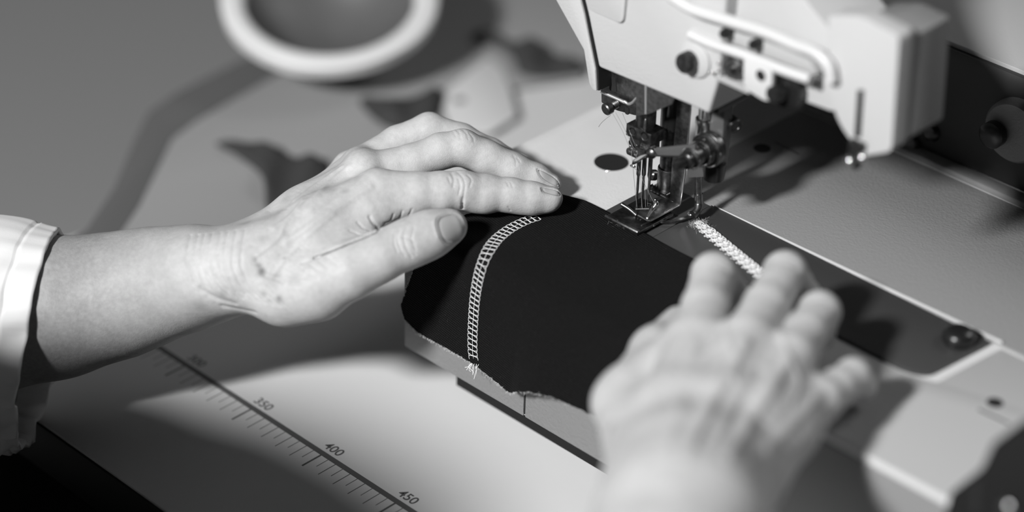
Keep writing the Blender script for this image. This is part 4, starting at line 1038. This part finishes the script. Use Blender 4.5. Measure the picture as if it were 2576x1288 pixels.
def cloth(name, label, pts, z0, h, m, group=None, folds=6, seed=1):
    """crumpled piece of cloth: an outline on the table, thick and pleated"""
    r = np.random.default_rng(seed); n = 44; c = np.mean(pts, 0); ol = spline([V3(*p, 0) for p in pts], n//len(pts)+4, True)
    rings = 14; vs = []; fs = []; m_ = len(ol); ph = r.uniform(0, 6, 4)
    for j in range(rings+1):
        f = j/rings
        for p in ol:
            x, y = c[0]+(p[0]-c[0])*f, c[1]+(p[1]-c[1])*f
            a = (x-c[0])*.06; b = (y-c[1])*.06
            z = h*(.55+.45*math.sin(folds*.5*a+1.3*b+ph[0])*math.cos(folds*.22*b+ph[1]))*min(1, (1-f)*3.5)**.6+.6
            vs.append(V3(x, y, z0+z))
    for j in range(rings):
        for k in range(m_): fs.append((j*m_+k, (j+1)*m_+k, (j+1)*m_+(k+1) % m_, j*m_+(k+1) % m_))
    base = len(vs); vs += [V3(v[0], v[1], z0) for v in vs[-m_:]]
    fs += [(base-m_+k, base+k, base+(k+1) % m_, base-m_+(k+1) % m_) for k in range(m_)]; fs.append(tuple(base+k for k in range(m_-1, -1, -1)))
    o = obj(name, (vs, fs), m, loc=(c[0], c[1], z0), auto=60); return tag(o, label, 'cloth scrap', group)
tp = lambda pts: [tuple(pz(u, v, TZ+3)[:2]) for u, v in pts]
cloth('cloth_scrap', 'dark folded cloth scrap nearest the left hand, behind the wrist', tp([(545, 365), (640, 370), (740, 400), (830, 430), (780, 490), (680, 540), (660, 450), (600, 400)]), TZ+4.1, 9, MT['scrap'], group='dark cloth scraps on the grey sheet', seed=3)
cloth('cloth_scrap', 'dark folded cloth scrap behind the fingers of the left hand', tp([(905, 258), (980, 270), (1060, 242), (1115, 240), (1100, 300), (1010, 330), (950, 310)]), TZ+4.1, 9, MT['scrap'], group='dark cloth scraps on the grey sheet', seed=5)
cloth('cloth_scrap', 'dark folded cloth scrap farthest back, beside the machine head', tp([(1190, 92), (1290, 110), (1420, 150), (1470, 185), (1380, 200), (1310, 190), (1280, 140)]), TZ+4.1, 9, MT['scrap'], group='dark cloth scraps on the grey sheet', seed=8)
wp = tp([(1105, 248), (1160, 205), (1226, 152), (1262, 178), (1284, 232), (1300, 300), (1230, 345), (1140, 335), (1120, 290)])
bm = NB(); add_prism(bm, rounded(wp, 4), 2, TZ+4.1, TZ+5.3, bev=.4); wc = tag(obj('paper_piece', bm, MT['table'], loc=(*np.mean(wp, 0), TZ+4.1)), 'white paper piece with one dark punched dot, lying between the dark scraps', 'paper')
p = pz(1157, 252, TZ+5.3); bm = NB(); add_cyl(bm, p-V3(0, 0, .4), p+V3(0, 0, .08), 3.6, n=20); obj('punched_dot', bm, MT['table_edge'], wc)

# grey cloth sheet spread over the left back of the table, with a dark strip laid along its left edge
def sheet(name, label, poly, z0, h, m, loc):
    bm = NB(); add_prism(bm, poly, 2, z0, z0+h, bev=min(h*.4, 2)); o = obj(name, bm, m, loc=loc); return tag(o, label, 'cloth')
P2 = lambda pts: [tuple(pz(u, v, TZ+4)[:2]) for u, v in pts]
edge = [(-80, 800), (110, 655), (232, 585), (300, 480), (345, 370), (385, 292), (450, 245), (560, 190), (700, 120), (860, 20), (1000, -60)]
inner = [(1560, -60), (1500, 100), (1470, 190), (1300, 215), (1240, 270), (1180, 320), (1050, 350), (920, 380), (790, 470), (680, 560), (600, 640), (400, 760)]
sheet_o = sheet('grey_sheet', 'large grey cloth sheet with a dark strip along its edge, spread under the bowl', P2(edge+inner), TZ+.05, 4.0, MT['sheet'], tuple(pz(700, 350, TZ)))
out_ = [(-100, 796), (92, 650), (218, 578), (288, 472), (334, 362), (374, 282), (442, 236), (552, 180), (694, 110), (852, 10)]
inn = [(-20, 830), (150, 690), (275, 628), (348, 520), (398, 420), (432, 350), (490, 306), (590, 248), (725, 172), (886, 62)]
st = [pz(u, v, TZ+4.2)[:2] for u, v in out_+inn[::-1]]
bm = NB(); add_prism(bm, [tuple(q) for q in st], 2, TZ+3.6, TZ+4.5, bev=.2); obj('sheet_edge_strip', bm, MT['edge_strip'], sheet_o, label='dark strip along the edge')
